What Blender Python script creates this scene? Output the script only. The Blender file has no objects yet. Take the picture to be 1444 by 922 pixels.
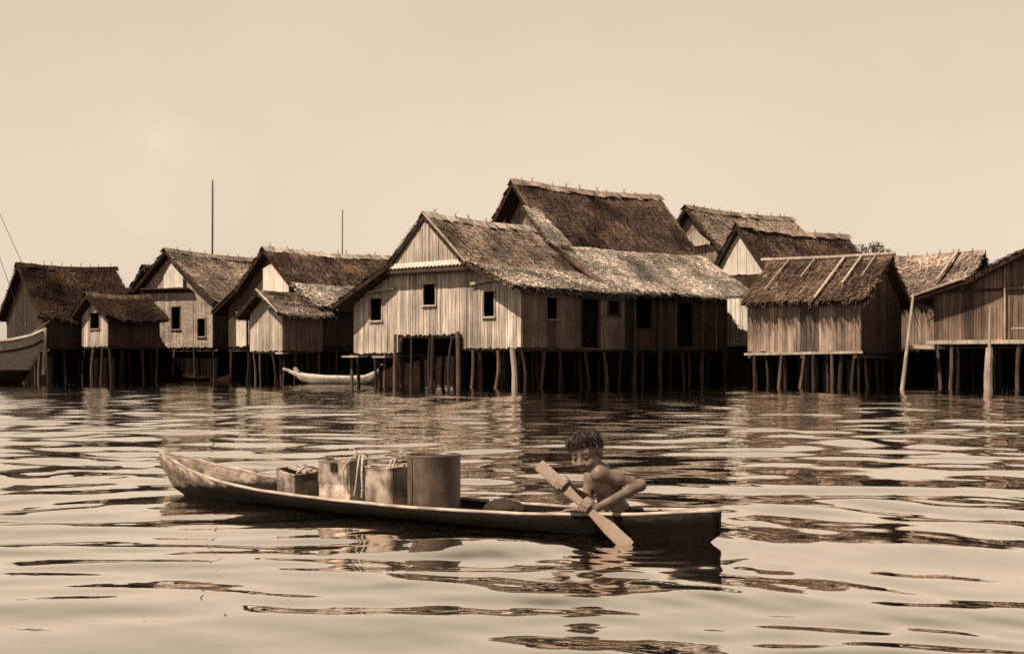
import bpy, math, random
import numpy as np
from mathutils import Vector, Matrix, noise

random.seed(7)
RNG = np.random.default_rng(11)
rad = math.radians
SC = bpy.context.scene
COL = SC.collection
FPX, CX, HY, CAMZ = 1800.0, 722.0, 512.0, 0.9


def W(px, py, Y):
    """point of the photograph (1444 px wide) at the distance Y in front of the lens"""
    return Vector(((px - CX) * Y / FPX, Y, CAMZ + (HY - py) * Y / FPX))


def lerp(a, b, t):
    return a + (b - a) * t


# ------------------------------------------------------------------ materials
def sepia(g):
    r1 = 0.59 + 0.31 * min(1, g / 0.55)
    r2 = 0.43 + 0.37 * min(1, g / 0.55)
    k = 1.16 * .82
    return (g * k, g * k * r1, g * k * r2, 1)


def new_mat(name):
    m = bpy.data.materials.new(name)
    m.use_nodes = True
    nt = m.node_tree
    b = nt.nodes['Principled BSDF']
    return m, nt, b


def mat(name, g, rough=0.85, scale=(8, 8, 8), var=0.45, fine=None, bump=0.0, spec=0.3, tone=True, blotch=0.0,
        blotch_scale=1.2, world=False, metal=0.0, bump_scale=1.0):
    """sepia surface: grey g, streaky noise (scale per axis), per-face 'tone' from the mesh, large blotches of wear"""
    m, nt, b = new_mat(name)
    N, L = nt.nodes.new, nt.links.new
    b.inputs['Roughness'].default_value = rough
    b.inputs['Specular IOR Level'].default_value = spec
    b.inputs['Metallic'].default_value = metal
    if world:
        tc = N('ShaderNodeNewGeometry'); src = tc.outputs['Position']
    else:
        tc = N('ShaderNodeTexCoord'); src = tc.outputs['Object']
    mp = N('ShaderNodeMapping'); mp.inputs['Scale'].default_value = scale
    L(src, mp.inputs['Vector'])
    n1 = N('ShaderNodeTexNoise'); n1.inputs['Scale'].default_value = 1; n1.inputs['Detail'].default_value = 5
    n1.inputs['Roughness'].default_value = 0.62
    L(mp.outputs[0], n1.inputs['Vector'])
    mr = N('ShaderNodeMapRange')
    mr.inputs['From Min'].default_value = 0.28; mr.inputs['From Max'].default_value = 0.72
    mr.inputs['To Min'].default_value = 1 - var; mr.inputs['To Max'].default_value = 1 + var
    L(n1.outputs['Fac'], mr.inputs['Value'])
    val = mr.outputs[0]
    if tone:
        at = N('ShaderNodeAttribute'); at.attribute_name = 'tone'
        mu = N('ShaderNodeMath'); mu.operation = 'MULTIPLY'
        L(val, mu.inputs[0]); L(at.outputs['Fac'], mu.inputs[1]); val = mu.outputs[0]
    if blotch > 0:
        n2 = N('ShaderNodeTexNoise'); n2.inputs['Scale'].default_value = blotch_scale; n2.inputs['Detail'].default_value = 4
        L(src, n2.inputs['Vector'])
        m2 = N('ShaderNodeMapRange'); m2.inputs['From Min'].default_value = 0.38; m2.inputs['From Max'].default_value = 0.62
        m2.inputs['To Min'].default_value = 1 - blotch; m2.inputs['To Max'].default_value = 1 + blotch * 0.6
        L(n2.outputs['Fac'], m2.inputs['Value'])
        mu = N('ShaderNodeMath'); mu.operation = 'MULTIPLY'
        L(val, mu.inputs[0]); L(m2.outputs[0], mu.inputs[1]); val = mu.outputs[0]
    c = N('ShaderNodeMix'); c.data_type = 'RGBA'; c.blend_type = 'MULTIPLY'; c.inputs[0].default_value = 1
    c.inputs[6].default_value = sepia(g)
    L(val, c.inputs[7])
    L(c.outputs[2], b.inputs['Base Color'])
    if bump > 0:
        bp = N('ShaderNodeBump'); bp.inputs['Strength'].default_value = bump; bp.inputs['Distance'].default_value = 0.02 * bump_scale
        L(n1.outputs['Fac'], bp.inputs['Height']); L(bp.outputs[0], b.inputs['Normal'])
    return m


M = {}
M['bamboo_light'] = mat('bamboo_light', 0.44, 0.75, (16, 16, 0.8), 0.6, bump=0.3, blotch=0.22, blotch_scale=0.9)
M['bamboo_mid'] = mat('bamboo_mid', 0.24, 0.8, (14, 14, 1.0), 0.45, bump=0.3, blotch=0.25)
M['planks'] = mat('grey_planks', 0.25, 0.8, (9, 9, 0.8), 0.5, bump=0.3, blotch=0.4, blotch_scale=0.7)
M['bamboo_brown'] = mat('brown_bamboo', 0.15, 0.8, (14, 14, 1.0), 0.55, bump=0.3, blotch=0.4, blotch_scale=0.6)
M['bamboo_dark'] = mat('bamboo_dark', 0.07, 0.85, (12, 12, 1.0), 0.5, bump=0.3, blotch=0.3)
M['bamboo_black'] = mat('black_bamboo', 0.035, 0.85, (12, 12, 1.0), 0.5, bump=0.3, blotch=0.3)  # darkest bamboo, nearly black
M['woven'] = mat('woven_mat', 0.21, 0.85, (34, 34, 7), 0.4, bump=0.3, blotch=0.4, blotch_scale=0.9)
M['whitewash'] = mat('whitewash', 0.62, 0.8, (6, 6, 2), 0.16, blotch=0.12)
M['boards'] = mat('weathered_boards', 0.38, 0.8, (2, 2, 12), 0.35, bump=0.2, blotch=0.25)
M['thatch_dark'] = mat('old_thatch', 0.115, 0.95, (1.2, 7, 1.2), 0.7, bump=0.6, spec=0.1, blotch=0.45, blotch_scale=0.8)
M['thatch_black'] = mat('shade_dark_thatch', 0.04, 0.95, (2.2, 9, 2.2), 0.6, bump=0.6, spec=0.05, blotch=0.45, blotch_scale=0.8)  # near-black, so right-facing slopes carry their shade in the colour
M['thatch_mid'] = mat('grey_thatch', 0.30, 0.95, (2.2, 9, 2.2), 0.6, bump=0.6, spec=0.1, blotch=0.4, blotch_scale=0.8)
M['thatch_light'] = mat('straw_thatch', 0.46, 0.92, (2.6, 10, 2.6), 0.55, bump=0.6, spec=0.15, blotch=0.3, blotch_scale=0.9)
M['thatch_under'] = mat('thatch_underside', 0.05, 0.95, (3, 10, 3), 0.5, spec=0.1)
M['pole'] = mat('weathered_pole', 0.10, 0.85, (10, 10, 1.2), 0.5, blotch=0.35, blotch_scale=1.5)
M['pole_dark'] = mat('dark_shade_pole', 0.03, 0.85, (10, 10, 1.2), 0.5, blotch=0.35, blotch_scale=1.5)  # dark wood, darkened further to paint backlit shade on the stilts
M['pole_light'] = mat('bleached_pole', 0.38, 0.8, (10, 10, 1.2), 0.35, blotch=0.25, blotch_scale=1.5)
M['mud'] = mat('mud', 0.014, 0.95, (2, 2, 2), 0.5, bump=0.5, spec=0.02, world=True, tone=False)
M['frame'] = mat('window_frame', 0.34, 0.8, (8, 8, 2), 0.3)
M['shade_screen'] = mat('under_floor_shade', 0.010, 0.95, (14, 14, 1.0), 0.5, spec=0.02)  # near-black colour of the screens that paint under-floor shade
M['leaf'] = mat('foliage', 0.05, 0.8, (3, 3, 3), 0.4)


# ------------------------------------------------------------------ mesh builder
class MB:
    def __init__(s):
        s.v = []; s.f = []; s.m = []; s.t = []

    def add(s, vs, fs, mi=0, tone=1.0):
        o = len(s.v)
        s.v.extend([tuple(p) for p in vs])
        for f in fs:
            s.f.append(tuple(i + o for i in f)); s.m.append(mi); s.t.append(tone)

    def bar(s, p0, p1, w, h, mi=0, tone=1.0, side=None, taper=1.0):
        """rectangular bar from p0 to p1; w along 'side', h across"""
        p0 = Vector(p0); p1 = Vector(p1)
        d = (p1 - p0).normalized()
        a = Vector(side) if side is not None else (Vector((0, 0, 1)) if abs(d.z) < 0.9 else Vector((1, 0, 0)))
        a = (a - d * a.dot(d)).normalized()
        b = d.cross(a)
        vs = []
        for p, k in ((p0, 1), (p1, taper)):
            for x, y in ((-1, -1), (1, -1), (1, 1), (-1, 1)):
                vs.append(p + a * (x * w / 2 * k) + b * (y * h / 2 * k))
        s.add(vs, [(0, 3, 2, 1), (4, 5, 6, 7), (0, 1, 5, 4), (1, 2, 6, 5), (2, 3, 7, 6), (3, 0, 4, 7)], mi, tone)

    def box(s, c, size, mi=0, tone=1.0):
        c = Vector(c); x, y, z = (k / 2 for k in size)
        s.bar(c - Vector((0, 0, z)), c + Vector((0, 0, z)), 2 * x, 2 * y, mi, tone, side=(1, 0, 0))

    def tube(s, pts, radii, n=8, mi=0, tone=1.0, soft=0):
        pts = [Vector(p) for p in pts]
        if soft:                                   # Catmull-Rom through the points
            q = [pts[0]] + pts + [pts[-1]]; out = []
            for i in range(1, len(q) - 2):
                a, b, c, d = q[i - 1:i + 3]
                for k in range(soft):
                    t = k / soft
                    out.append(.5 * ((2 * b) + (c - a) * t + (2 * a - 5 * b + 4 * c - d) * t * t + (3 * b - a - 3 * c + d) * t ** 3))
            pts = out + [pts[-1]]
        if not hasattr(radii, '__len__'):
            radii = [radii] * len(pts)
        vs = []; fs = []
        ref = Vector((0, 0, 1))
        d0 = (pts[-1] - pts[0]).normalized() if (pts[-1] - pts[0]).length > 1e-6 else Vector((0, 0, 1))
        if abs(d0.z) > 0.9:
            ref = Vector((1, 0, 0))
        for i, p in enumerate(pts):
            d = (pts[min(i + 1, len(pts) - 1)] - pts[max(i - 1, 0)]).normalized()
            a = (ref - d * ref.dot(d))
            if a.length < 1e-4:
                a = d.orthogonal()
            a.normalize(); b = d.cross(a)
            for k in range(n):
                t = 2 * math.pi * k / n
                vs.append(p + (a * math.cos(t) + b * math.sin(t)) * radii[i])
        for i in range(len(pts) - 1):
            for k in range(n):
                k2 = (k + 1) % n
                fs.append((i * n + k, i * n + k2, (i + 1) * n + k2, (i + 1) * n + k))
        fs.append(tuple(reversed(range(n))))
        fs.append(tuple(range((len(pts) - 1) * n, len(pts) * n)))
        s.add(vs, fs, mi, tone)

    def lathe(s, prof, n=48, mi=0, tone=1.0, c=(0, 0)):
        vs = []; fs = []
        for r, z in prof:
            for k in range(n):
                t = 2 * math.pi * k / n
                vs.append((c[0] + r * math.cos(t), c[1] + r * math.sin(t), z))
        for i in range(len(prof) - 1):
            for k in range(n):
                k2 = (k + 1) % n
                fs.append((i * n + k, i * n + k2, (i + 1) * n + k2, (i + 1) * n + k))
        s.add(vs, fs, mi, tone)

    def build(s, name, mats, parent=None, smooth=False, loc=None):
        me = bpy.data.meshes.new(name)
        me.from_pydata(s.v, [], s.f)
        if not isinstance(mats, (list, tuple)):
            mats = [mats]
        for m in mats:
            me.materials.append(M[m] if isinstance(m, str) else m)
        me.polygons.foreach_set('material_index', np.array(s.m, dtype=np.int32))
        at = me.attributes.new('tone', 'FLOAT', 'FACE')
        at.data.foreach_set('value', np.array(s.t, dtype=np.float32))
        if smooth:
            me.polygons.foreach_set('use_smooth', np.ones(len(s.f), dtype=bool))
        me.update()
        o = bpy.data.objects.new(name, me)
        COL.objects.link(o)
        if parent is not None:
            o.parent = parent
        if loc is not None:
            o.location = loc
        return o


def empty(name, loc, rz=0.0):
    o = bpy.data.objects.new(name, None)
    o.empty_display_size = 0.3
    o.location = loc; o.rotation_euler = (0, 0, rz)
    COL.objects.link(o)
    return o


def tag(o, label=None, cat=None, group=None, kind=None):
    if label: o['label'] = label
    if cat: o['category'] = cat
    if group: o['group'] = group
    if kind: o['kind'] = kind
    return o


def copy_part(o, parent, loc=None, rot=None):
    c = o.copy()
    COL.objects.link(c)
    c.parent = parent
    if loc is not None: c.location = loc
    if rot is not None: c.rotation_euler = rot
    return c


def nz(x, y=0.0, z=0.0):
    return noise.noise(Vector((x, y, z)))
# ------------------------------------------------------------------ houses
def prof_z(prof, x):
    """height of a roof profile [(x,z)...] (x increasing) at x"""
    for (xa, za), (xb, zb) in zip(prof, prof[1:]):
        if xa <= x <= xb:
            return lerp(za, zb, (x - xa) / (xb - xa))
    return prof[0][1] if x < prof[0][0] else prof[-1][1]


def roof_slope(mb, A, B, ya, yb, mi, under, course=0.24, col=0.085, blades=40, sag=0.0, seed=0, ragged=0.06, patch=0.65, fringe=True,
               thick=0.16, lift=0.045):
    """one thatched slope from the edge A=(x,z) down to B=(x,z); ya, yb = (y0, y1) of the upper and lower edge"""
    R = random.Random(seed)
    ax, az = A; bx, bz = B
    L = math.hypot(bx - ax, bz - az)
    dx, dz = (bx - ax) / L, (bz - az) / L
    n = Vector((-dz, 0, dx)) if dx > 0 else Vector((dz, 0, -dx))
    d = Vector((dx, 0, dz))

    def P(s, t, h=0.0):
        y0 = lerp(ya[0], yb[0], t); y1 = lerp(ya[1], yb[1], t)
        y = lerp(y0, y1, s)
        z = -sag * math.sin(math.pi * min(1, max(0, s))) + 0.07 * nz(y * 0.35, t * 1.5, seed * 3.1) + 0.03 * nz(y * 1.3, t * 4, seed)
        p = Vector((lerp(ax, bx, t), y, lerp(az, bz, t) + z))
        return p + n * h
    ylen = max(ya[1] - ya[0], yb[1] - yb[0])
    nc = max(2, int(round(L / course)))
    ns = max(4, int(ylen / col))

    def tone_at(s, t):
        y = s * ylen
        return 1 + patch * (nz(y * 0.45, t * L * 0.7, seed * 1.7) * 1.3 + 0.7 * nz(y * 1.6, t * L * 1.4, seed * 2.3 + 5))
    # body of the roof, closed, beneath the leaf courses
    g = 14
    vs = []; fs = []
    for j in range(2):
        for i in range(g + 1):
            for t in (0.0, 1.0):
                vs.append(P(i / g, t, -0.012 - thick * j))
    q = 2 * (g + 1)
    for i in range(g):
        a = i * 2
        fs.append((a, a + 1, a + 3, a + 2))
        fs.append((q + a, q + a + 2, q + a + 3, q + a + 1))
        fs.append((a + 1, q + a + 1, q + a + 3, a + 3))
        fs.append((a, a + 2, q + a + 2, q + a))
    fs.append((0, q, q + 1, 1)); fs.append((2 * g, 2 * g + 1, q + 2 * g + 1, q + 2 * g))
    mb.add(vs, fs, under, 0.8)
    # overlapping courses of leaf with ragged lower edges
    for c in range(nc):
        t0 = c / nc; t1 = (c + 1) / nc + 0.10 / L
        edges = []
        for i in range(ns + 1):
            s = i / ns + (R.uniform(-.3, .3) / ns if 0 < i < ns else R.uniform(-.02, .01) * (1 if i else -1))
            tt = t1 + R.gauss(0, ragged) / L + 0.05 / L * nz(i * 0.25, c, seed)
            h = lift + R.uniform(-0.02, 0.03)
            edges.append((s, tt, h))
        cr = R.uniform(0.85, 1.15)
        for i in range(ns):
            (s0, ta, ha), (s1, tb, hb) = edges[i], edges[i + 1]
            if R.random() < 0.02:
                continue
            tm = lerp(t0, (ta + tb) / 2, 0.55)
            hm = 0.6 * (ha + hb) / 2 + R.uniform(-.006, .01)
            vs = [P(s0, t0, 0.0), P(s1, t0, 0.0), P(s1, tm, hm), P(s0, tm, hm), P(s1 - .02 / ns, tb, hb), P(s0 + .02 / ns, ta, ha)]
            tn = max(0.25, cr * tone_at((s0 + s1) / 2, tm) * R.uniform(0.6, 1.42))
            mb.add(vs, [(0, 3, 2, 1), (3, 5, 4, 2)], mi, tn)
    # loose blades
    nb = int(blades * 1.7 * L * ylen)
    for _ in range(nb):
        s = R.random(); t = R.random()
        p = P(s, t, 0.03)
        ln = R.uniform(0.25, 0.65); w = R.uniform(0.010, 0.024)
        dr = (d + Vector((0, R.gauss(0, 0.16), 0)) + n * R.uniform(0.0, 0.22)).normalized()
        sd = dr.cross(n).normalized()
        mb.add([p - sd * w, p + sd * w, p + dr * ln + sd * w * .3, p + dr * ln - sd * w * .3], [(0, 1, 2, 3)], mi,
               max(0.2, tone_at(s, t) * R.uniform(0.55, 1.55)))
    if fringe:
        for _ in range(int(ylen / 0.028)):
            s = R.random()
            p = P(s, 1.0, R.uniform(-thick * .8, 0.03)) - d * 0.1
            ln = R.uniform(0.14, 0.36); w = R.uniform(0.010, 0.028)
            dr = (d * 0.8 + Vector((0, R.gauss(0, 0.25), -R.uniform(0.1, 0.8)))).normalized()
            sd = Vector((0, 1, 0))
            mb.add([p - sd * w, p + sd * w, p + dr * ln + sd * w * .3, p + dr * ln - sd * w * .3], [(0, 1, 2, 3)], mi,
                   max(0.2, tone_at(s, 1) * R.uniform(0.5, 1.2)))
    # ends of the leaves along the two rakes
    for e in (0, 1):
        for _ in range(int(L / 0.03)):
            t = R.random()
            p = P(e, t, R.uniform(-thick * .8, 0.04))
            o = Vector((0, (1 if e else -1), 0))
            ln = R.uniform(0.05, 0.22); w = R.uniform(0.012, 0.03)
            dr = (o + d * R.uniform(0.2, 1.6) + n * R.uniform(-.15, .15)).normalized()
            sd = dr.cross(n).normalized()
            p = p - o * 0.06
            mb.add([p - sd * w, p + sd * w, p + dr * ln + sd * w * .3, p + dr * ln - sd * w * .3], [(0, 1, 2, 3)], mi,
                   max(0.2, tone_at(e, t) * R.uniform(0.5, 1.3)))


def plank_wall(mb, a, b, zbot, ztop, normal, openings=(), pw=0.11, mi=0, seed=0, tvar=0.22, thick=0.03, horizontal=False):
    """upright laths from a=(x,y) to b=(x,y); zbot/ztop functions of u in metres along the wall; openings (u0,u1,z0,z1)"""
    R = random.Random(seed)
    a = Vector((a[0], a[1], 0)); b = Vector((b[0], b[1], 0))
    L = (b - a).length; e = (b - a) / L
    nrm = Vector((normal[0], normal[1], 0)).normalized()
    cuts = {0.0, L}
    for o in openings:
        cuts.add(max(0, o[0])); cuts.add(min(L, o[1]))
    cuts = sorted(cuts)
    us = []
    for c0, c1 in zip(cuts, cuts[1:]):
        k = max(1, int(round((c1 - c0) / pw)))
        w = [R.uniform(0.6, 1.4) for _ in range(k)]; tot = sum(w); u = c0
        for x in w:
            us.append((u, u + x * (c1 - c0) / tot)); u += x * (c1 - c0) / tot
    drift = 1.0
    for u0, u1 in us:
        uc = (u0 + u1) / 2
        spans = [[zbot(uc), None]]
        tops = []
        for o in sorted(openings, key=lambda q: q[2]):
            if o[0] - 1e-4 <= uc <= o[1] + 1e-4:
                tops.append(o[2]); spans.append([o[3], None])
        tops.append(None)
        drift = 0.7 * drift + 0.3 * R.uniform(1 - tvar * 1.6, 1 + tvar * 1.6)
        tone = drift * R.uniform(1 - tvar, 1 + tvar)
        off = nrm * R.uniform(-0.012, 0.012)
        gap = R.uniform(0.002, 0.010)
        for (z0, _), z1 in zip(spans, tops):
            p0 = a + e * (u0 + gap) + off; p1 = a + e * (u1 - gap) + off
            zt0 = ztop(u0) if z1 is None else z1
            zt1 = ztop(u1) if z1 is None else z1
            zb = z0 + (R.uniform(-0.05, 0.03) if z0 == spans[0][0] else 0)
            if min(zt0, zt1) - zb < 0.03:
                continue
            rs = [zb]
            if horizontal:
                k = max(1, int((max(zt0, zt1) - zb) / 0.16)); rs = [zb + (max(zt0, zt1) - zb) * j / k for j in range(k)]
            for j, zb_ in enumerate(rs):
                last = j == len(rs) - 1
                ta = zt0 if last else min(rs[j + 1] - .01, zt0); tb = zt1 if last else min(rs[j + 1] - .01, zt1)
                if min(ta, tb) <= zb_ + 0.005:
                    continue
                vs = []
                for h in (0, 1):
                    q = nrm * (thick / 2 if h == 0 else -thick / 2)
                    vs += [p0 + q + Vector((0, 0, zb_)), p1 + q + Vector((0, 0, zb_)), p1 + q + Vector((0, 0, tb)), p0 + q + Vector((0, 0, ta))]
                tt = tone * (R.uniform(0.85, 1.15) if horizontal else 1)
                mb.add(vs, [(0, 1, 2, 3), (5, 4, 7, 6), (0, 4, 5, 1), (3, 2, 6, 7), (0, 3, 7, 4), (1, 5, 6, 2)], mi, tt)
    # a dark backing of mat, so that daylight does not comb through every gap
    return


def opening_frame(a, b, normal, o, parent, name='window', w=0.06, material='frame'):
    a = Vector((a[0], a[1], 0)); b = Vector((b[0], b[1], 0)); e = (b - a).normalized()
    nrm = Vector((normal[0], normal[1], 0)).normalized()
    mb = MB(); q = nrm * 0.035
    u0, u1, z0, z1 = o
    P = lambda u, z: a + e * u + q + Vector((0, 0, z))
    mb.bar(P(u0 - w, z1 + w / 2), P(u1 + w, z1 + w / 2), 0.035, w, tone=1.1, side=nrm)
    mb.bar(P(u0 - w / 2, z0), P(u0 - w / 2, z1), 0.03, w, tone=0.9, side=nrm)
    mb.bar(P(u1 + w / 2, z0), P(u1 + w / 2, z1), 0.03, w, tone=1.0, side=nrm)
    f = mb.build(name, material, parent)
    if name == 'window':
        s = MB(); s.bar(P(u0 - w * 1.3, z0 - w / 2) + nrm * .02, P(u1 + w * 1.3, z0 - w / 2) + nrm * .02, 0.08, w, tone=1.15, side=nrm)
        s.build('sill', material, f)
    return f


def wobble(p0, p1, r, R, n=4, bend=0.04):
    p0 = Vector(p0); p1 = Vector(p1)
    pts = []
    ox, oy = R.uniform(-bend, bend), R.uniform(-bend, bend)
    for i in range(n + 1):
        t = i / n
        k = math.sin(math.pi * t)
        pts.append(p0.lerp(p1, t) + Vector((ox * k + R.uniform(-.006, .006), oy * k, 0)))
    return pts, [r * lerp(1.1, 0.9, i / n) * R.uniform(.93, 1.07) for i in range(n + 1)]


def house(label, loc, rz, Wd, L, floor, prof, roof_mats, walls, ovf=0.5, ovb=0.5, seed=1, openings=None, floor_fn=None,
          stakes=8, stilts=(5, 4), joists=True, wall_inset=0.0, blades=40, sag=0.12, half=None, rakes=None, eave_in=0.0, name='stilt_house',
          stilt_mat=('pole_dark', 'pole'), fringe=True, cap='thatch_mid', front=True, ov_list=None, pw=0.11, back_floor=None, stilt_base=-0.35, shade_screen=('back', 'left'), tvar=.22,
          patch=0.65, group='thatched houses on stilts'):
    """prof: roof polyline [(x,z)...] from left eave to right eave; roof_mats: one material name per segment;
    walls: dict front/left/right/back -> material. openings: dict wall -> [(u0,u1,z0,z1,kind)]"""
    R = random.Random(seed * 77 + 5)
    root = empty(name, (loc[0], loc[1], 0), rz)
    tag(root, label, 'house', group)
    if half is None:
        half = (-Wd / 2, Wd / 2)
    xl, xr = half
    openings = openings or {}
    ff = floor_fn or (lambda x: floor)
    # roof
    ms = []
    for m in list(roof_mats) + ['thatch_under']:
        if m not in ms: ms.append(m)
    iu = ms.index('thatch_under')
    ridge_i = max(range(len(prof)), key=lambda i: prof[i][1])
    mb = MB()
    for i in range(len(prof) - 1):
        A, B = prof[i], prof[i + 1]
        if A[1] < B[1]: A, B = B, A
        o = ov_list[i] if ov_list else ((ovf, ovf), (ovb, ovb))
        # o = ((front overhang at upper edge, at lower edge), (back upper, back lower))
        up = (ridge_i in (i, i + 1))
        roof_slope(mb, A, B, (-o[0][0], L + o[1][0]), (-o[0][1], L + o[1][1]), ms.index(roof_mats[i]), iu, seed=seed * 13 + i, blades=blades,
                   sag=sag if up else sag * 0.4, fringe=fringe, patch=patch)
    roof = mb.build('roof', ms, root)
    # ridge cap and its crossed stakes
    xr0, zr0 = prof[ridge_i]
    o = ov_list[ridge_i - 1] if ov_list else ((ovf, ovf), (ovb, ovb))
    y0, y1 = -o[0][0] - 0.08, L + o[1][0] + 0.08
    c = MB()
    k = 26
    for j in range(k):
        ya, yb = lerp(y0, y1, j / k), lerp(y0, y1, (j + 1.25) / k)
        sz = -sag * math.sin(math.pi * (j + .5) / k) + 0.03 * nz(j * .4, seed)
        for sg in (-1, 1):
            w = R.uniform(0.24, 0.36); dn = R.uniform(0.20, 0.30)
            c.add([(xr0, ya, zr0 + .10 + sz), (xr0, yb, zr0 + .11 + sz), (xr0 + sg * w, yb + R.uniform(-.04, .04), zr0 + .09 - dn + sz),
                   (xr0 + sg * w, ya + R.uniform(-.04, .04), zr0 + .09 - dn + sz)], [(0, 1, 2, 3)], 0, R.uniform(0.55, 1.3))
    if cap:
        c.build('ridge_cap', cap, roof)
    first = None
    for j in range(stakes):
        y = lerp(y0 + .15, y1 - .15, (j + R.uniform(.2, .8)) / stakes)
        sz = -sag * math.sin(math.pi * (y - y0) / (y1 - y0))
        if first is None:
            s = MB()
            s.tube([(-.22, 0, -.12), (.10, 0.02, .26)], [.022, .016], 5)
            s.tube([(.22, .03, -.12), (-.09, -0.01, .22)], [.022, .016], 5)
            first = s.build('ridge_stake', 'pole', roof, loc=(xr0, y, zr0 + .08 + sz)); q = first
        else:
            q = copy_part(first, roof, (xr0, y, zr0 + .08 + sz))
        q.rotation_euler = (R.uniform(-.25, .25), R.uniform(-.2, .2), R.uniform(-.4, .4))
        q.scale = (.6, .6, R.uniform(.4, .95))
    # rake poles along the front gable
    if rakes:
        for i, (A, B) in enumerate(zip(prof, prof[1:])):
            if i not in rakes: continue
            if A[1] < B[1]: A, B = B, A
            o = ov_list[i] if ov_list else ((ovf, ovf), (ovb, ovb))
            s = MB()
            s.tube([(A[0], -o[0][0] - .03, A[1] + .02), (lerp(A[0], B[0], .5), -lerp(o[0][0], o[0][1], .5) - .03, lerp(A[1], B[1], .5) + .02), (B[0], -o[0][1] - .03, B[1] + .0)], [.045, .05, .035], 7)
            s.build('rake_pole', rakes[i], root)
    # walls
    top = lambda x: prof_z(prof, x) - 0.14
    sides = {
        'front': ((xl, 0), (xr, 0), (0, -1)),
        'right': ((xr, 0), (xr, L), (1, 0)),
        'left': ((xl, 0), (xl, L), (-1, 0)),
        'back': ((xl, L), (xr, L), (0, 1)),
    }
    for kname, mname in walls.items():
        if mname is None: continue
        wpw = pw
        if isinstance(mname, tuple): mname, wpw = mname
        a, b, nrm = sides[kname]
        ops = openings.get(kname, [])
        if kname in ('front', 'back'):
            zt = lambda u: top(xl + u); zb = lambda u: ff(xl + u)
        else:
            x = xl if kname == 'left' else xr
            zt = lambda u, x=x: top(x) - 0.02; zb = lambda u, x=x: ff(x)
        mb = MB()
        plank_wall(mb, a, b, zb, zt, nrm, [q[:4] for q in ops], pw=wpw, tvar=tvar, seed=seed * 5 + len(kname), horizontal=(mname == 'boards'))
        wl = mb.build('wall', mname, root)
        if wpw > .4:
            A_ = Vector((a[0], a[1], 0)); B_ = Vector((b[0], b[1], 0)); n_ = Vector((nrm[0], nrm[1], 0)) * .03; Lw = (B_ - A_).length
            u = .03
            while u < Lw:
                if not any(q[0] - .1 < u < q[1] + .1 for q in ops):
                    e_ = A_ + (B_ - A_) * (u / Lw) + n_
                    bt = MB(); bt.bar(e_ + Vector((0, 0, zb(u))), e_ + Vector((R.uniform(-.02, .02), R.uniform(-.02, .02), zt(u))), .025, R.uniform(.035, .07), 0, R.uniform(.7, 1.3), side=n_)
                    bt.build('wall_batten', 'bamboo_mid', wl)
                u += R.uniform(.45, .95)
        # inner mat lining just behind the laths, with the same openings
        lin = MB()
        inn = (-Vector((nrm[0], nrm[1], 0)) * 0.05)
        a2 = (a[0] + inn.x, a[1] + inn.y); b2 = (b[0] + inn.x, b[1] + inn.y)
        plank_wall(lin, a2, b2, lambda u: zb(u) + .06, lambda u: zt(u) - .03, nrm, [(q[0] - .02, q[1] + .02, q[2] - .02, q[3] + .02) for q in ops], pw=0.6, seed=seed, thick=0.02)
        lin.build('wall_lining', 'bamboo_dark', root)
        for q in ops:
            opening_frame(a, b, nrm, q[:4], root, q[4] if len(q) > 4 else 'window', material=q[5] if len(q) > 5 else 'frame')
    # added near-black screens standing in for the shade under the floor
    for kname in shade_screen:
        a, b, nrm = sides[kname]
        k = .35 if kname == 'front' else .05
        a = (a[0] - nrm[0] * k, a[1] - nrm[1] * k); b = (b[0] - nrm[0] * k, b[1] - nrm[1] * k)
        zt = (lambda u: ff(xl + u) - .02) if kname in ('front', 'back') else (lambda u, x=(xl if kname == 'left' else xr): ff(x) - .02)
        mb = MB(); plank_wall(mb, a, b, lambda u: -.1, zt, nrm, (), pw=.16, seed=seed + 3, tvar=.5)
        mb.build('shade_screen', 'shade_screen', root)
    # floor, joists
    fl = MB()
    steps = sorted(set([xl, xr] + ([] if not floor_fn else list(floor_fn.breaks))))
    for x0, x1 in zip(steps, steps[1:]):
        z = ff((x0 + x1) / 2)
        fl.box(((x0 + x1) / 2, L / 2, z - 0.06), (x1 - x0 - .004, L - .1, 0.10), 0, 0.9)
    fl.build('floor', 'pole_dark', root)
    if joists:
        j = None
        nj = max(3, int(L / 1.1))
        for i in range(nj):
            y = lerp(0.15, L - .15, i / (nj - 1))
            if j is None:
                s = MB(); s.tube([(xl - .18, 0, 0), (xr + .22, 0, 0)], [.06, .055], 7)
                j = s.build('floor_joist', 'pole', root, loc=(0, y, min(ff(xl + .1), ff(xr - .1)) - .19))
            else:
                copy_part(j, root, (R.uniform(-.06, .08), y, min(ff(xl + .1), ff(xr - .1)) - .19 + R.uniform(-.02, .02)))
    # stilts
    nx, ny = stilts
    for iy in range(ny):
        for ix in range(nx):
            x = lerp(xl + .08, xr - .08, ix / max(1, nx - 1)) + R.uniform(-.25, .25) * (0 < ix < nx - 1)
            y = lerp(0.1, L - .1, iy / max(1, ny - 1)) + R.uniform(-.25, .25) * (0 < iy < ny - 1)
            mb = MB()
            pts, rr = wobble((x + R.uniform(-.2, .2), y + R.uniform(-.15, .15), stilt_base), (x, y, ff(min(max(x, xl + .01), xr - .01)) - .02), R.uniform(.045, .08), R, bend=.09)
            mb.tube(pts, rr, 7, 0, R.uniform(.7, 1.3))
            mb.build('stilt', stilt_mat[1] if (iy == 0 or ix in (0, nx - 1)) and R.random() < .35 else stilt_mat[0], root)
    return root
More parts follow.
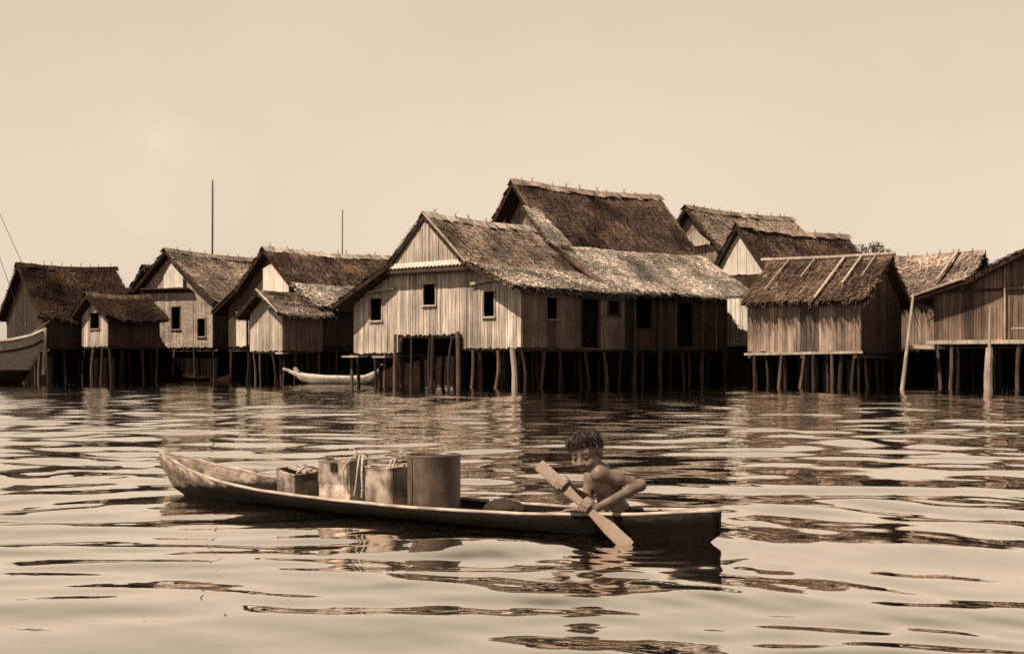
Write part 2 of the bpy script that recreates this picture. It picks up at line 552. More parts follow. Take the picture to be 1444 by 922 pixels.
# ------------------------------------------------------------------ the village
def steps(pairs, last):
    """floor height by x: [(x_end, z)...]"""
    def f(x):
        for xe, z in pairs:
            if x < xe: return z
        return last
    f.breaks = [p[0] for p in pairs]
    return f


# H1: the pale gabled house with the boat-house notch
ff1 = steps([(-1.81, 1.30), (1.49, 1.97)], 1.46)
h1 = house('pale slatted house with small gable windows and a tall dark notch under its floor', (-2.96, 47.76), rad(-40), 8.6, 6.3, 1.45,
           [(-4.75, 3.15), (-1.95, 4.62), (0, 6.45), (2.15, 4.55), (4.72, 3.62)],
           ['thatch_dark', 'thatch_dark', 'thatch_mid', 'thatch_light'],
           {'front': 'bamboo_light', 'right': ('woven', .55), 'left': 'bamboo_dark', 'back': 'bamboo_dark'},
           ov_list=[((.55, .8), (.2, .4)), ((.5, .55), (.0, .1)), ((.5, .55), (.0, .3)), ((.55, .95), (.3, .2))],
           seed=1, floor_fn=ff1, stilts=(9, 6), stakes=7, rakes={2: 'pole_light'}, cap='thatch_light', blades=60, joists=False, shade_screen=('back',), tvar=.3,
           openings={'front': [(4.3 - 3.34, 4.3 - 2.71, 2.56, 3.42, 'window', 'pole_light'), (4.3 - .457, 4.3 + .15, 3.08, 3.86, 'window', 'pole_light'),
                               (4.3 + 2.56, 4.3 + 3.05, 2.58, 3.48, 'window', 'pole_light')],
                     'right': [(1.40, 2.02, 2.5, 3.28, 'window', 'bamboo_mid'), (3.5, 4.62, 1.48, 3.3, 'doorway', 'bamboo_dark'), (5.2, 5.95, 2.75, 3.3, 'window', 'bamboo_dark')]}, sag=0.10)
# its projecting upper gable with a scalloped tin edge and a dark pent below
gp = MB()
pr1 = [(-1.98, 4.60), (0, 6.32), (2.12, 4.55)]
plank_wall(gp, (-1.9, -.42), (2.05, -.42), lambda u: 4.62, lambda u: prof_z(pr1, -1.9 + u), (0, -1), pw=.12, seed=5, tvar=.2)
g = gp.build('gable_panel', 'bamboo_light', h1)
tr = MB()
for i in range(44):
    x = -2.02 + 4.15 * i / 44
    tr.bar((x + .047, -.46, 4.66), (x + .047, -.49, 4.46 + .035 * (i % 2)), .09, .02 + .012 * (i % 2), 0, .9 + .25 * (i % 2), side=(1, 0, 0))
tr.build('gable_trim', 'whitewash', g)
pe = MB()
pe.bar((-2.0, -.23, 4.40), (2.15, -.23, 4.38), .44, .20, 0, .8, side=(0, 1, 0))
pe.build('pent_board', 'bamboo_dark', h1)
for (xa, xb, z) in ((-3.9, -1.95, 3.62), (2.0, 3.5, 3.78)):
    e = MB(); e.bar((xa, -.08, z), (xb, -.08, z + .16), .10, .16, 0, 1.0)
    e.build('ledge_board', 'bamboo_light' if xa > 0 else 'pole_light', h1)
# light landings on the left-hand posts
for px in (507, 553):
    p = W(px, 502, 50.0); q = h1.matrix_world
lb = MB(); lb.box((-3.9, -.35, 1.16), (.95, .5, .06), 0, 1.2); lb.build('landing_plank', 'pole_light', h1)
lb = MB(); lb.box((-2.35, -.35, 1.14), (.7, .4, .06), 0, 1.0); lb.build('landing_plank', 'pole_light', h1)
# front corner posts as in the photograph
RP = random.Random(3)
for x, z, r, mt in ((-4.15, 1.25, .06, 'pole'), (-1.78, 2.0, .075, 'pole'), (.1, 1.85, .07, 'pole_dark'), (1.5, 2.05, .085, 'pole'), (2.1, 1.4, .06, 'pole'),
                    (4.15, 1.42, .10, 'pole_light'), (-2.4, 1.25, .05, 'pole')):
    s = MB(); a, b = wobble((x, -.22, -.3), (x + RP.uniform(-.12, .12), -.2, z), r, RP)
    s.tube(a, b, 8); s.build('stilt', mt, h1)

# H2: the tallest house, joined to H1, with a bright porch roof
h2 = house('tallest house with steep dark thatch over a bright straw porch roof', (.63, 54.5), rad(-52), 10.0, 7.0, 1.5,
           [(-5.0, 3.9), (-2.6, 5.73), (0, 8.62), (2.6, 5.73), (5.75, 3.82)],
           ['thatch_dark', 'thatch_dark', 'thatch_dark', 'thatch_light'],
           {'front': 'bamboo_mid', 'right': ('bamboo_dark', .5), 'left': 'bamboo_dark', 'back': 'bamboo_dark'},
           ov_list=[((.5, .5), (.8, .8)), ((.8, .8), (.8, .8)), ((.8, .75), (.8, .9)), ((.85, .35), (.9, .95))],
           seed=2, stilts=(6, 11), stakes=10, rakes={2: 'pole'}, cap='thatch_mid', blades=70, sag=.14, patch=.6,
           openings={'right': [(1.55, 2.5, 2.3, 3.5, 'window', 'bamboo_dark'), (4.0, 4.9, 1.6, 3.4, 'doorway', 'bamboo_dark')]})
for y, mt in ((.55, 'pole'), (1.25, 'pole'), (2.75, 'pole'), (5.2, 'pole'), (6.6, 'pole_dark')):
    s = MB(); a, b = wobble((5.28, y, -.3), (5.28, y + .05, 3.95), .07, RP)
    s.tube(a, b, 8); s.build('porch_post', mt, h2)
s = MB(); s.bar((5.3, -.1, 1.45), (5.3, 7.1, 1.45), .10, .12); s.build('porch_sill', 'pole_dark', h2)
# fallen patch of light thatch at the junction with H1's roof
s = MB()
roof_slope(s, (1.0, 7.45), (3.0, 5.75), (-1.05, -.35), (-1.25, -.2), 0, 1, seed=91, blades=120)
s.build('verge_thatch', ['thatch_light', 'thatch_under'], h2)
s = MB(); s.tube([(2.5, -.86, 5.82), (3.6, -.72, 5.10), (4.7, -.55, 4.42), (5.75, -.42, 3.80)], [.10, .13, .13, .09], 8); s.build('verge_shadow_roll', 'thatch_dark', h2)  # added dark roll standing in for the overhanging edge's shadow


# H3, H4 behind on the right
h3 = house('distant brown thatched house whose ridge shows just right of the tallest roof', (9.35, 66.3), rad(-50), 7.0, 7.8, 1.6,
           [(-3.9, 5.0), (0, 9.0), (3.9, 5.2)], ['thatch_mid', 'thatch_mid'],
           {'front': 'bamboo_mid', 'right': 'bamboo_mid', 'left': 'bamboo_dark', 'back': 'bamboo_dark'}, seed=3, stilts=(4, 3), stakes=11, blades=30, patch=.4)
s = MB(); plank_wall(s, (-.6, -.3), (1.5, -.3), lambda u: 6.95, lambda u: 6.95 + .8 * (1 - abs(u - 1.05) / 1.2), (0, -1), seed=8, tvar=.1)
s.build('gable_panel', 'bamboo_light', h3)
h4 = house('white boarded house behind the gap beside the tallest house', (10.6, 58.4), rad(-50), 6.2, 7.4, 1.7,
           [(-3.6, 3.6), (-1.6, 5.15), (0, 7.22), (1.5, 5.3), (3.5, 3.9)], ['thatch_dark'] * 4,
           {'front': 'whitewash', 'right': 'bamboo_mid', 'left': 'bamboo_dark', 'back': 'bamboo_dark'}, seed=4, stilts=(4, 3), stakes=9, blades=40)
s = MB(); plank_wall(s, (-1.45, -.25), (1.4, -.25), lambda u: 4.95, lambda u: prof_z([(-1.5, 5.1), (0, 7.0), (1.45, 5.2)], -1.45 + u) - .05, (0, -1), seed=9, tvar=.06, pw=.3)
s.build('gable_panel', 'whitewash', h4)
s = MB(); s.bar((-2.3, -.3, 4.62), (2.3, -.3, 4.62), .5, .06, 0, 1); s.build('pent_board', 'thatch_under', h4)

# H5: plank house with battened roof
h5 = house('plank walled house with pale bamboo battens across its low roof', (14.0, 48.3), rad(58), 5.4, 4.3, 1.32,
           [(-3.05, 3.20), (0, 4.88), (3.0, 3.25)], ['thatch_dark', 'thatch_dark'],
           {'front': 'bamboo_dark', 'right': 'bamboo_dark', 'left': 'planks', 'back': 'bamboo_dark'}, ovf=.35, ovb=.15, tvar=.45, shade_screen=('right', 'back'),
           seed=5, stilts=(6, 7), stakes=7, blades=50, cap='thatch_dark', sag=.06, pw=.17)
for y, w, k in ((3.6, .05, .8), (2.55, .04, .5), (1.4, .085, 1.05), (.75, .055, .7), (.2, .03, .55)):
    A = Vector((-.12, y, 4.98)); B = Vector((-3.05, y + .15, 3.36)); B = A.lerp(B, min(1.06, k))
    s = MB(); s.bar(A, B, .04, w * 1.15, 0, RP.uniform(.8, 1.2)); s.build('batten', 'pole_light', h5)
s = MB(); s.bar((-2.78, -.1, 1.30), (-2.78, 4.4, 1.24), .09, .10, 0, 1.1); s.build('sill_beam', 'pole_light', h5)
s = MB(); s.tube([(0, -.5, 5.02), (0, 2, 4.98), (0, 4.8, 5.0)], .075, 7); s.build('ridge_pole', 'pole_light', h5)
for y in (.3, 1.0, 1.6, 2.2, 3.0, 3.9):
    s = MB(); a, b = wobble((-2.95 + RP.uniform(-.1, .1), y, -.3), (-2.78, y + RP.uniform(-.15, .15), 1.25), .06, RP)
    s.tube(a, b, 7); s.build('stilt', 'pole' if y in (1.0, 2.2, 3.0) else 'pole_dark', h5)

# H6 behind H5 and H7
h6 = house('brown thatched house squeezed between the battened roof and the right edge house', (19.4, 53.6), rad(58), 6.0, 6.0, 1.5,
           [(-3.3, 3.7), (0, 5.55), (3.3, 3.7)], ['thatch_mid', 'thatch_mid'],
           {'front': 'bamboo_dark', 'right': 'bamboo_dark', 'left': 'bamboo_mid', 'back': 'bamboo_dark'}, ovf=.4, seed=6, shade_screen=('right', 'back'), stilts=(4, 4), stakes=10, blades=35)
for y in (.6, 4.0):
    s = MB(); s.bar((-.1, y, 5.7), (-2.6, y + .3, 4.28), .05, .11); s.build('batten', 'pole_light', h6)

# H7: cut by the right edge of the picture
h7 = house('big dark slatted house at the right edge with a landing stage', (20.55, 44.95), rad(-30), 11.0, 7.0, 1.67,
           [(-6.25, 3.36), (-4.4, 3.95), (-2.3, 4.98), (0, 6.9), (2.3, 5.0), (6.2, 3.4)], ['thatch_light', 'thatch_dark', 'thatch_dark', 'thatch_dark', 'thatch_dark'],
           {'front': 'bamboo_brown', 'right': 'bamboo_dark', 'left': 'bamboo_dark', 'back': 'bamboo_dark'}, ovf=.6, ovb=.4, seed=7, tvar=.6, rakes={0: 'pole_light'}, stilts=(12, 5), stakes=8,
           blades=50, pw=.14)
s = MB()
for i in range(28):
    x = -5.4 + i * .17
    s.box((x, -.65, 1.70 + RP.uniform(-.01, .01)), (.15, 1.25, .045), 0, RP.uniform(.7, 1.2))
st = s.build('landing_stage', 'pole_light', h7)
s = MB(); s.bar((-5.5, -1.3, 1.66), (-.6, -1.3, 1.66), .14, .08, 0, 1.2); s.build('edge_beam', 'pole_light', st)
s = MB(); s.tube([(-2.6, -1.25, 2.12), (.9, -1.25, 2.15)], .035, 6); s.build('rail', 'pole_light', st)
for x, zt in ((-4.7, 1.66), (-3.3, 1.66), (-2.4, 1.7), (-1.0, 1.7), (.6, 2.5)):
    s = MB(); a, b = wobble((x, -1.2, -.3), (x + RP.uniform(-.1, .1), -1.2, zt), .075, RP); s.tube(a, b, 7); s.build('stage_post', 'pole', st)
s = MB(); s.bar((-6.4, -.4, 1.52), (-5.0, -.4, 1.48), .14, .25, 0, 1.2); s.build('ledge_plank', 'pole_light', h7)
for x in (-3.0, -.4, 1.5):
    s = MB(); s.bar((x, -.08, 1.75), (x, -.08, 4.4), .05, .16, 0, 1.1); s.build('wall_post', 'pole_light' if x < 1 else 'pole', h7)
s = MB(); s.bar((-5.4, -.1, 3.55), (5.4, -.1, 3.75), .08, .09); s.build('wall_rail', 'pole_dark', h7)

# left-hand group
h5l = house('thatched house with a white gable corner and a white door panel beside a small hut', (-11.39, 60.28), rad(-45), 7.2, 6.6, 1.7,
            [(-4.45, 3.42), (-2.4, 4.45), (0, 6.32), (2.2, 4.6), (4.1, 3.5)], ['thatch_dark', 'thatch_dark', 'thatch_dark', 'thatch_light'],
            {'front': 'bamboo_dark', 'right': 'bamboo_dark', 'left': 'bamboo_dark', 'back': 'bamboo_dark'}, ovf=.45, ovb=.5, seed=8, stilts=(6, 6),
            stakes=8, blades=50, openings={'front': [(1.85, 2.35, 1.8, 3.3, 'doorway', 'pole_light')]}, rakes={0: 'pole'}, cap='thatch_light')
s = MB(); plank_wall(s, (-.35, -.2), (1.75, -.2), lambda u: 4.2 - .06 * u, lambda u: prof_z([(-.4, 5.35), (.5, 5.6), (1.8, 4.78)], -.35 + u), (0, -1), seed=3, pw=.3, tvar=.07)
s.build('gable_panel', 'whitewash', h5l)
s = MB(); plank_wall(s, (-2.75, -.12), (-1.85, -.12), lambda u: 1.72, lambda u: 3.4, (0, -1), seed=4, pw=.3, tvar=.06)
s.build('door_panel', 'whitewash', h5l)
hut = house('small slatted hut with a ragged gable roof in front of the white gable house', (-10.96, 56.88), rad(-45), 2.5, 2.15, 1.45,
            [(-1.75, 3.05), (0, 4.15), (1.65, 3.12)], ['thatch_mid', 'thatch_mid'],
            {'front': 'bamboo_light', 'right': 'bamboo_mid', 'left': 'bamboo_dark'}, ovf=.5, ovb=.2, seed=9, stilts=(4, 4), stakes=0, blades=60, rakes={1: 'pole_light'}, sag=.03,
            joists=False, cap=None)
for k in range(3):
    s = MB(); s.bar((.25 + .42 * k, -.3 + .2 * k, 4.10 - .26 * k), (.45 + .42 * k, 1.8, 3.95 - .27 * k), .04, .09, 0, 1); s.build('batten', 'pole_light', hut)
s = MB(); s.box((1.35, -.1, 1.34), (.55, .3, .07), 0, 1.2); s.build('landing_plank', 'pole_light', hut)
h4l = house('x', (-17.55, 65.75), rad(-33), 6.0, 7.6, 1.72,
            [(-3.7, 3.9), (-1.7, 5.3), (0, 6.72), (1.8, 5.2), (3.6, 4.0)], ['thatch_dark', 'thatch_dark', 'thatch_mid', 'thatch_mid'],
            {'front': 'boards', 'right': 'bamboo_dark', 'left': 'bamboo_dark', 'back': 'bamboo_dark'}, ovf=.45, ovb=.4, seed=10, stilts=(5, 4), stakes=7, blades=40,
            openings={'front': [(3.05, 3.7, 2.65, 3.8, 'window', 'bamboo_mid'), (4.95, 5.5, 2.25, 3.15, 'window', 'bamboo_mid')]}, shade_screen=('back', 'left', 'front'))
h4l['label'] = 'pale boarded house with two dark windows and a small white gable'
s = MB(); plank_wall(s, (-.35, -.2), (1.1, -.2), lambda u: 4.75, lambda u: prof_z([(-.4, 5.3), (.2, 6.0), (1.2, 5.2)], -.35 + u), (0, -1), seed=13, pw=.3, tvar=.06)
s.build('gable_panel', 'whitewash', h4l)
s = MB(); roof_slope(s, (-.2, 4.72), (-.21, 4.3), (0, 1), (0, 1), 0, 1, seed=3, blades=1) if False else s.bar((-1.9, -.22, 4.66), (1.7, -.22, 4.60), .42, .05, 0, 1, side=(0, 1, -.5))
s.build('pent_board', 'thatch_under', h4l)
h3l = house('dark steep roof peeking out left behind the pale boarded house', (-21.3, 75.2), rad(-45), 6.0, 5.0, 1.7,
            [(-3.2, 4.2), (0, 6.6), (3.2, 4.2)], ['thatch_black', 'thatch_black'],
            {'front': 'bamboo_dark', 'right': 'bamboo_dark', 'left': 'bamboo_dark', 'back': 'bamboo_dark'}, cap='thatch_black', seed=11, stilts=(3, 3), stakes=4, blades=25, joists=False)
h2b = house('low dark ridge seen over the small windowed house', (-23.3, 70.2), rad(-62), 5.0, 6.0, 1.7,
            [(-3.0, 3.4), (0, 5.1), (3.0, 3.4)], ['thatch_black', 'thatch_black'],
            {'front': 'bamboo_dark', 'right': 'bamboo_dark', 'left': 'bamboo_dark', 'back': 'bamboo_dark'}, cap='thatch_black', seed=12, stilts=(3, 3), stakes=4, blades=25, joists=False)
h2l = house('small house with one pale end wall and a broken dark window', (-19.9, 60.9), rad(-45), 2.6, 2.7, 1.7,
            [(-2.0, 2.95), (0, 4.2), (2.0, 3.05)], ['thatch_black', 'thatch_black'],
            {'front': 'bamboo_light', 'right': 'bamboo_dark', 'left': 'bamboo_dark', 'back': 'bamboo_dark'}, ovf=.45, ovb=.1, cap='thatch_dark', seed=13, shade_screen=('back', 'left', 'front'), stilts=(4, 4), stakes=0, blades=50,
            openings={'front': [(.9, 1.8, 2.55, 3.3, 'window', 'bamboo_mid')]}, joists=False)
h1l = house('broad dark thatched house at the far left behind the ship', (-24.4, 64.0), rad(-54), 6.8, 4.3, 1.7,
            [(-3.8, 3.2), (0, 5.85), (3.7, 3.15)], ['thatch_black', 'thatch_black'],
            {'front': 'bamboo_black', 'right': 'bamboo_black', 'left': 'bamboo_black', 'back': 'bamboo_black'}, ovf=.4, ovb=.25, cap='thatch_black', seed=14, shade_screen=('back', 'left', 'front'), stilts=(6, 5), stakes=10, blades=40)

# ---------------- poles, masts
def pole(name, label, cat, p0, p1, r, mt, group=None, tp=.65):
    root = empty(name, p0)
    s = MB(); d = Vector(p1) - Vector(p0)
    R = random.Random(int(p0[0] * 100))
    a, b = wobble((0, 0, 0), d, r, R, n=6, bend=.03)
    b = [x * lerp(1.1, tp, i / 6) for i, x in enumerate(b)]
    s.tube(a, b, 8)
    o = s.build(name, mt); o.location = p0
    bpy.data.objects.remove(root)
    return tag(o, label, cat, group)


def up(px, py, Y, z0=-.4):
    t = W(px, py, Y)
    return (t.x, t.y, z0), t


a, b = up(300, 254, 76); pole('mast', 'tall thin mast standing behind the pale boarded house', 'mast', a, b, .075, 'pole', 'bare masts behind the roofs')
a, b = up(483, 296, 76); pole('mast', 'shorter faint mast standing behind the house with the white gable corner', 'mast', a, b, .05, 'pole', 'bare masts behind the roofs')
a = W(1270, 550, 42.6); b = W(1288, 414, 43.2); a.z = -.4
pole('leaning_pole', 'long slanting pole leaning at the corner of the plank walled house', 'pole', a, b, .065, 'pole_light')
pole('mooring_post', 'stout bleached mooring post in front of the landing stage', 'post', (W(1394, 552, 40.7).x, 40.7, -.4), W(1395, 490, 40.7), 0.13, 'pole_light', tp=1.0)
pole('bamboo_pole', 'thin upright pole tied behind the stout mooring post', 'pole', (W(1397, 552, 40.95).x, 40.95, -.4), W(1396, 431, 40.95), .06, 'pole_light')

# ---------------- small tree behind the roofs
tree = empty('small_tree', (W(1226, 360, 74).x, 74, 0.9))
s = MB(); s.tube([(0, 0, -.2), (.1, 0, 3), (-.1, .1, 5.6)], [.16, .12, .05], 7); s.tube([(0, 0, 3.6), (-.9, .2, 6.3)], [.06, .02], 5); s.tube([(0, 0, 3.9), (.8, -.2, 6.2)], [.06, .02], 5)
s.build('trunk', 'pole_dark', tree)
s = MB(); R = random.Random(5)
for cx, cz, rr in ((-.6, 6.2, .75), (.3, 6.45, .6), (.9, 6.0, .7), (0, 5.7, .8)):
    for _ in range(170):
        v = Vector((R.gauss(0, 1), R.gauss(0, 1), R.gauss(0, 1))).normalized() * rr * R.random() ** .4
        p = Vector((cx, 0, cz)) + v; q = Vector((R.gauss(0, 1), R.gauss(0, 1), R.gauss(0, 1))).normalized(); w = q.orthogonal().normalized()
        s.add([p - q * .15, p + w * .05, p + q * .15, p - w * .05], [(0, 1, 2, 3)], 0, R.uniform(.6, 1.5))
s.build('crown', 'leaf', tree)
tag(tree, 'small leafy tree top rising behind the battened roof ridge', 'tree')

# ---------------- mud bank under and behind the houses
mb = MB()
edge = [(-400, 72), (-60, 72), (-31, 69.5), (-24, 65.5), (-17, 64.5), (-10, 63), (-7, 58), (-2, 56), (3, 57), (9, 57), (12.5, 52), (17, 53), (22, 50), (30, 50), (60, 56), (400, 60)]
ex = []
for (xa, ya), (xb, yb) in zip(edge, edge[1:]):
    n = 1 if abs(xb - xa) > 100 else 10
    for i in range(n): ex.append((lerp(xa, xb, i / n), lerp(ya, yb, i / n)))
ex.append(edge[-1])
rows = [(-2.5, -.6), (0, 0.02), (1.2, .45), (2.6, .85), (4.2, 1.12), (8, 1.4), (14, 1.9), (24, 2.3), (60, 2.4), (2500, 3.0)]
vs = []; fs = []
for j, (dy, z) in enumerate(rows):
    for x, y in ex:
        k = 1 + (dy > 1000) * 6
        vs.append((x * k, y + dy + nz(x * .4, j) * .6, z + .12 * nz(x * .7, j * 3.3) * (j > 0)))
m_ = len(ex)
for j in range(len(rows) - 1):
    for i in range(m_ - 1):
        fs.append((j * m_ + i, j * m_ + i + 1, (j + 1) * m_ + i + 1, (j + 1) * m_ + i))
mb.add(vs, fs)
tag(mb.build('mud_bank', 'mud', smooth=True), kind='structure')
# ------------------------------------------------------------------ boats
def wood_hull(name, g_top, g_wet_shade, wet_shade_z=0.05, shade_slant=0.0, lo=.35, hi=1.25):
    """weathered hull: mottled grey wood, wet and tarry below an uneven line that can rise aft as painted shade"""
    m, nt, b = new_mat(name)
    N, L = nt.nodes.new, nt.links.new
    b.inputs['Roughness'].default_value = .6; b.inputs['Specular IOR Level'].default_value = .06
    tc = N('ShaderNodeTexCoord'); sp = N('ShaderNodeSeparateXYZ'); L(tc.outputs['Object'], sp.inputs[0])
    n1 = N('ShaderNodeTexNoise'); n1.inputs['Scale'].default_value = 9; n1.inputs['Detail'].default_value = 6; n1.inputs['Roughness'].default_value = .65
    L(tc.outputs['Object'], n1.inputs['Vector'])
    mp = N('ShaderNodeMapping'); mp.inputs['Scale'].default_value = (5, 40, 40); L(tc.outputs['Object'], mp.inputs[0])
    n2 = N('ShaderNodeTexNoise'); n2.inputs['Scale'].default_value = 1; n2.inputs['Detail'].default_value = 4; L(mp.outputs[0], n2.inputs['Vector'])
    r1 = N('ShaderNodeMapRange'); r1.inputs[1].default_value = .36; r1.inputs[2].default_value = .62; r1.inputs[3].default_value = lo; r1.inputs[4].default_value = hi
    L(n1.outputs['Fac'], r1.inputs[0])
    r2 = N('ShaderNodeMapRange'); r2.inputs[1].default_value = .3; r2.inputs[2].default_value = .7; r2.inputs[3].default_value = .7; r2.inputs[4].default_value = 1.25
    L(n2.outputs['Fac'], r2.inputs[0])
    mu = N('ShaderNodeMath'); mu.operation = 'MULTIPLY'; L(r1.outputs[0], mu.inputs[0]); L(r2.outputs[0], mu.inputs[1])
    c = N('ShaderNodeMix'); c.data_type = 'RGBA'; c.blend_type = 'MULTIPLY'; c.inputs[0].default_value = 1; c.inputs[6].default_value = sepia(g_top); L(mu.outputs[0], c.inputs[7])
    # wet line: z + noise, lifted towards the stern to paint hull shade
    ad = N('ShaderNodeMath'); ad.operation = 'MULTIPLY_ADD'; ad.inputs[1].default_value = .10; L(n1.outputs['Fac'], ad.inputs[0]); xs = N('ShaderNodeMath'); xs.operation = 'MULTIPLY_ADD'; xs.inputs[1].default_value = -shade_slant; L(sp.outputs['X'], xs.inputs[0]); L(sp.outputs['Z'], xs.inputs[2]); L(xs.outputs[0], ad.inputs[2])
    wr = N('ShaderNodeMapRange'); wr.inputs[1].default_value = wet_shade_z + .04; wr.inputs[2].default_value = wet_shade_z + .075
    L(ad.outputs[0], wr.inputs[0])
    mx = N('ShaderNodeMix'); mx.data_type = 'RGBA'; L(wr.outputs[0], mx.inputs[0]); mx.inputs[6].default_value = sepia(g_wet_shade); L(c.outputs[2], mx.inputs[7])
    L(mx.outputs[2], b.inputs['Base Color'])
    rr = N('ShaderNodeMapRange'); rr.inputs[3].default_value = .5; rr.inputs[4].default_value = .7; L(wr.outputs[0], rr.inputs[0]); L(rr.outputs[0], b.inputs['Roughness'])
    bp = N('ShaderNodeBump'); bp.inputs['Strength'].default_value = .5; bp.inputs['Distance'].default_value = .01; L(mu.outputs[0], bp.inputs['Height']); L(bp.outputs[0], b.inputs['Normal'])
    return m


M['canoe_wood'] = wood_hull('canoe_wood', .30, .008, .045, .075)  # wet band plus painted shade of the undercut side, rising aft
M['canoe_white'] = wood_hull('canoe_pale_wood', .55, .12, .0, lo=.7, hi=1.1)
M['ship_paint'] = wood_hull('ship_paint', .5, .015, .6, lo=.8, hi=1.05)
M['steel_light'] = mat('tinplate', .34, .45, (22, 22, 9), .5, spec=.5, blotch=.55, blotch_scale=11, metal=0.1, bump=.15)
M['steel_dark'] = mat('rusty_sheet', .095, .45, (16, 16, 5), .45, spec=.5, blotch=.4, blotch_scale=10, metal=0, bump=.12)
M['rope'] = mat('rope', .5, .9, (60, 60, 60), .3, tone=False)
M['stick'] = mat('peeled_stick', .42, .8, (40, 40, 4), .3, tone=False)
M['paddle_wood'] = mat('paddle_wood', .25, .7, (60, 60, 6), .18, tone=False, blotch=.12, blotch_scale=5)
M['cloth_dark'] = mat('dark_cloth', .035, .9, (10, 10, 10), .3, tone=False)
M['hollow'] = mat('hollow_dark', .02, .9, (10, 10, 10), .3, tone=False)


def interp(tab, s):
    for (a, va), (b, vb) in zip(tab, tab[1:]):
        if a <= s <= b:
            t = (s - a) / (b - a); t = t * t * (3 - 2 * t) * .5 + t * .5
            return lerp(va, vb, t)
    return tab[-1][1]


def canoe_hull(L, beam, sheer, keel, floor_min, n=70, wall=.022, jit=.004, seed=1, flare=.92, vee=.75):
    """dug-out: x from bow (0) to stern (L); returns MB with outer and inner skins joined by the gunwale"""
    mb = MB(); vs = []; fs = []
    K = 6
    for i in range(n + 1):
        s = i / n
        x = s * L
        b = interp(beam, s); zs = interp(sheer, s); zk = interp(keel, s)
        ring = []
        # outer, port gunwale -> keel -> starboard gunwale
        for k in range(-K, K + 1):
            a = k / K
            y = b * (abs(a) ** vee) * (1 if a >= 0 else -1) * lerp(flare, 1, abs(a))
            z = zk + (zs - zk) * (abs(a) ** 2.1)
            j = jit * nz(x * 4, k * 1.3 + seed, 1)
            ring.append((x, y + j, z + j * (abs(a) < 1)))
        # inner, starboard -> port
        bi = max(.004, b - wall); zi = max(zk + .035, floor_min)
        zi = min(zi, zs - .006)
        for k in range(K, -K - 1, -1):
            a = k / K
            y = bi * (abs(a) ** .6) * (1 if a >= 0 else -1)
            z = zi + (zs - .001 - zi) * (abs(a) ** 3)
            j = jit * nz(x * 5, k * 1.1 + seed, 7)
            ring.append((x, y + j, z + .5 * j))
        vs += ring
    m = 2 * (2 * K + 1)
    for i in range(n):
        for k in range(m):
            k2 = (k + 1) % m
            fs.append((i * m + k, (i + 1) * m + k, (i + 1) * m + k2, i * m + k2))
    fs.append(tuple(range(m)))
    fs.append(tuple(n * m + k for k in reversed(range(m))))
    mb.add(vs, fs)
    return mb


def gunwale_strip(L, beam, sheer, side, r=.011, n=60):
    s = MB(); pts = []
    for i in range(n + 1):
        t = i / n
        pts.append((t * L, side * (interp(beam, t) - .010), interp(sheer, t) + .003 + .002 * nz(t * 20, side)))
    s.tube(pts, r, 6)
    return s


# the boy's canoe
BOW = Vector((-2.46, 8.92, 0)); STERN = Vector((1.04, 6.38, 0))
DIR = (STERN - BOW).normalized(); BL = (STERN - BOW).length
BRZ = math.atan2(DIR.y, DIR.x)
canoe = empty('dugout_canoe', BOW, BRZ)
tag(canoe, 'weathered dugout canoe with upswept bow carrying cans and a paddling boy', 'canoe')
BEAM = [(0, .012), (.03, .06), (.08, .125), (.15, .20), (.25, .255), (.38, .28), (.55, .28), (.7, .245), (.82, .195), (.9, .145), (.96, .08), (1, .018)]
SHEER = [(0, .275), (.05, .240), (.12, .182), (.2, .135), (.3, .102), (.45, .085), (.6, .080), (.75, .090), (.88, .118), (1, .158)]
KEEL = [(0, .20), (.015, .13), (.04, .03), (.08, -.03), (.16, -.07), (.4, -.10), (.7, -.10), (.9, -.09), (.97, -.06), (1, .04)]
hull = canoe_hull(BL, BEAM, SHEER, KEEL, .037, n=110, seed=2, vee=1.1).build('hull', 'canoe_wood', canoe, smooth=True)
for sd in (-1, 1):
    gunwale_strip(BL, BEAM, SHEER, sd).build('gunwale', mat('gunwale_wood', .42, .7, (6, 60, 60), .4, tone=False, blotch=.35, blotch_scale=6) if sd < 0 else bpy.data.materials['gunwale_wood'], hull, smooth=True)


def boat_pt(t, off=0, z=0):
    """world point on the canoe: t along, off to starboard(+y local)"""
    p = BOW + DIR * (BL * t) + Vector((-DIR.y, DIR.x, 0)) * off
    return Vector((p.x, p.y, z))


for t in (.30, .78):
    s = MB(); b = interp(BEAM, t) * .78
    s.bar((t * BL, -b, interp(SHEER, t) - .03), (t * BL, b, interp(SHEER, t) - .03), .018, .09, 0, 1); s.build('thwart', 'pole', canoe)

# ---- cans
def along(px):
    k = (px - CX) / FPX
    # BOW + t*(STERN-BOW): x = k*y
    d = STERN - BOW
    t = (k * BOW.y - BOW.x) / (d.x - k * d.y)
    return BOW + d * t


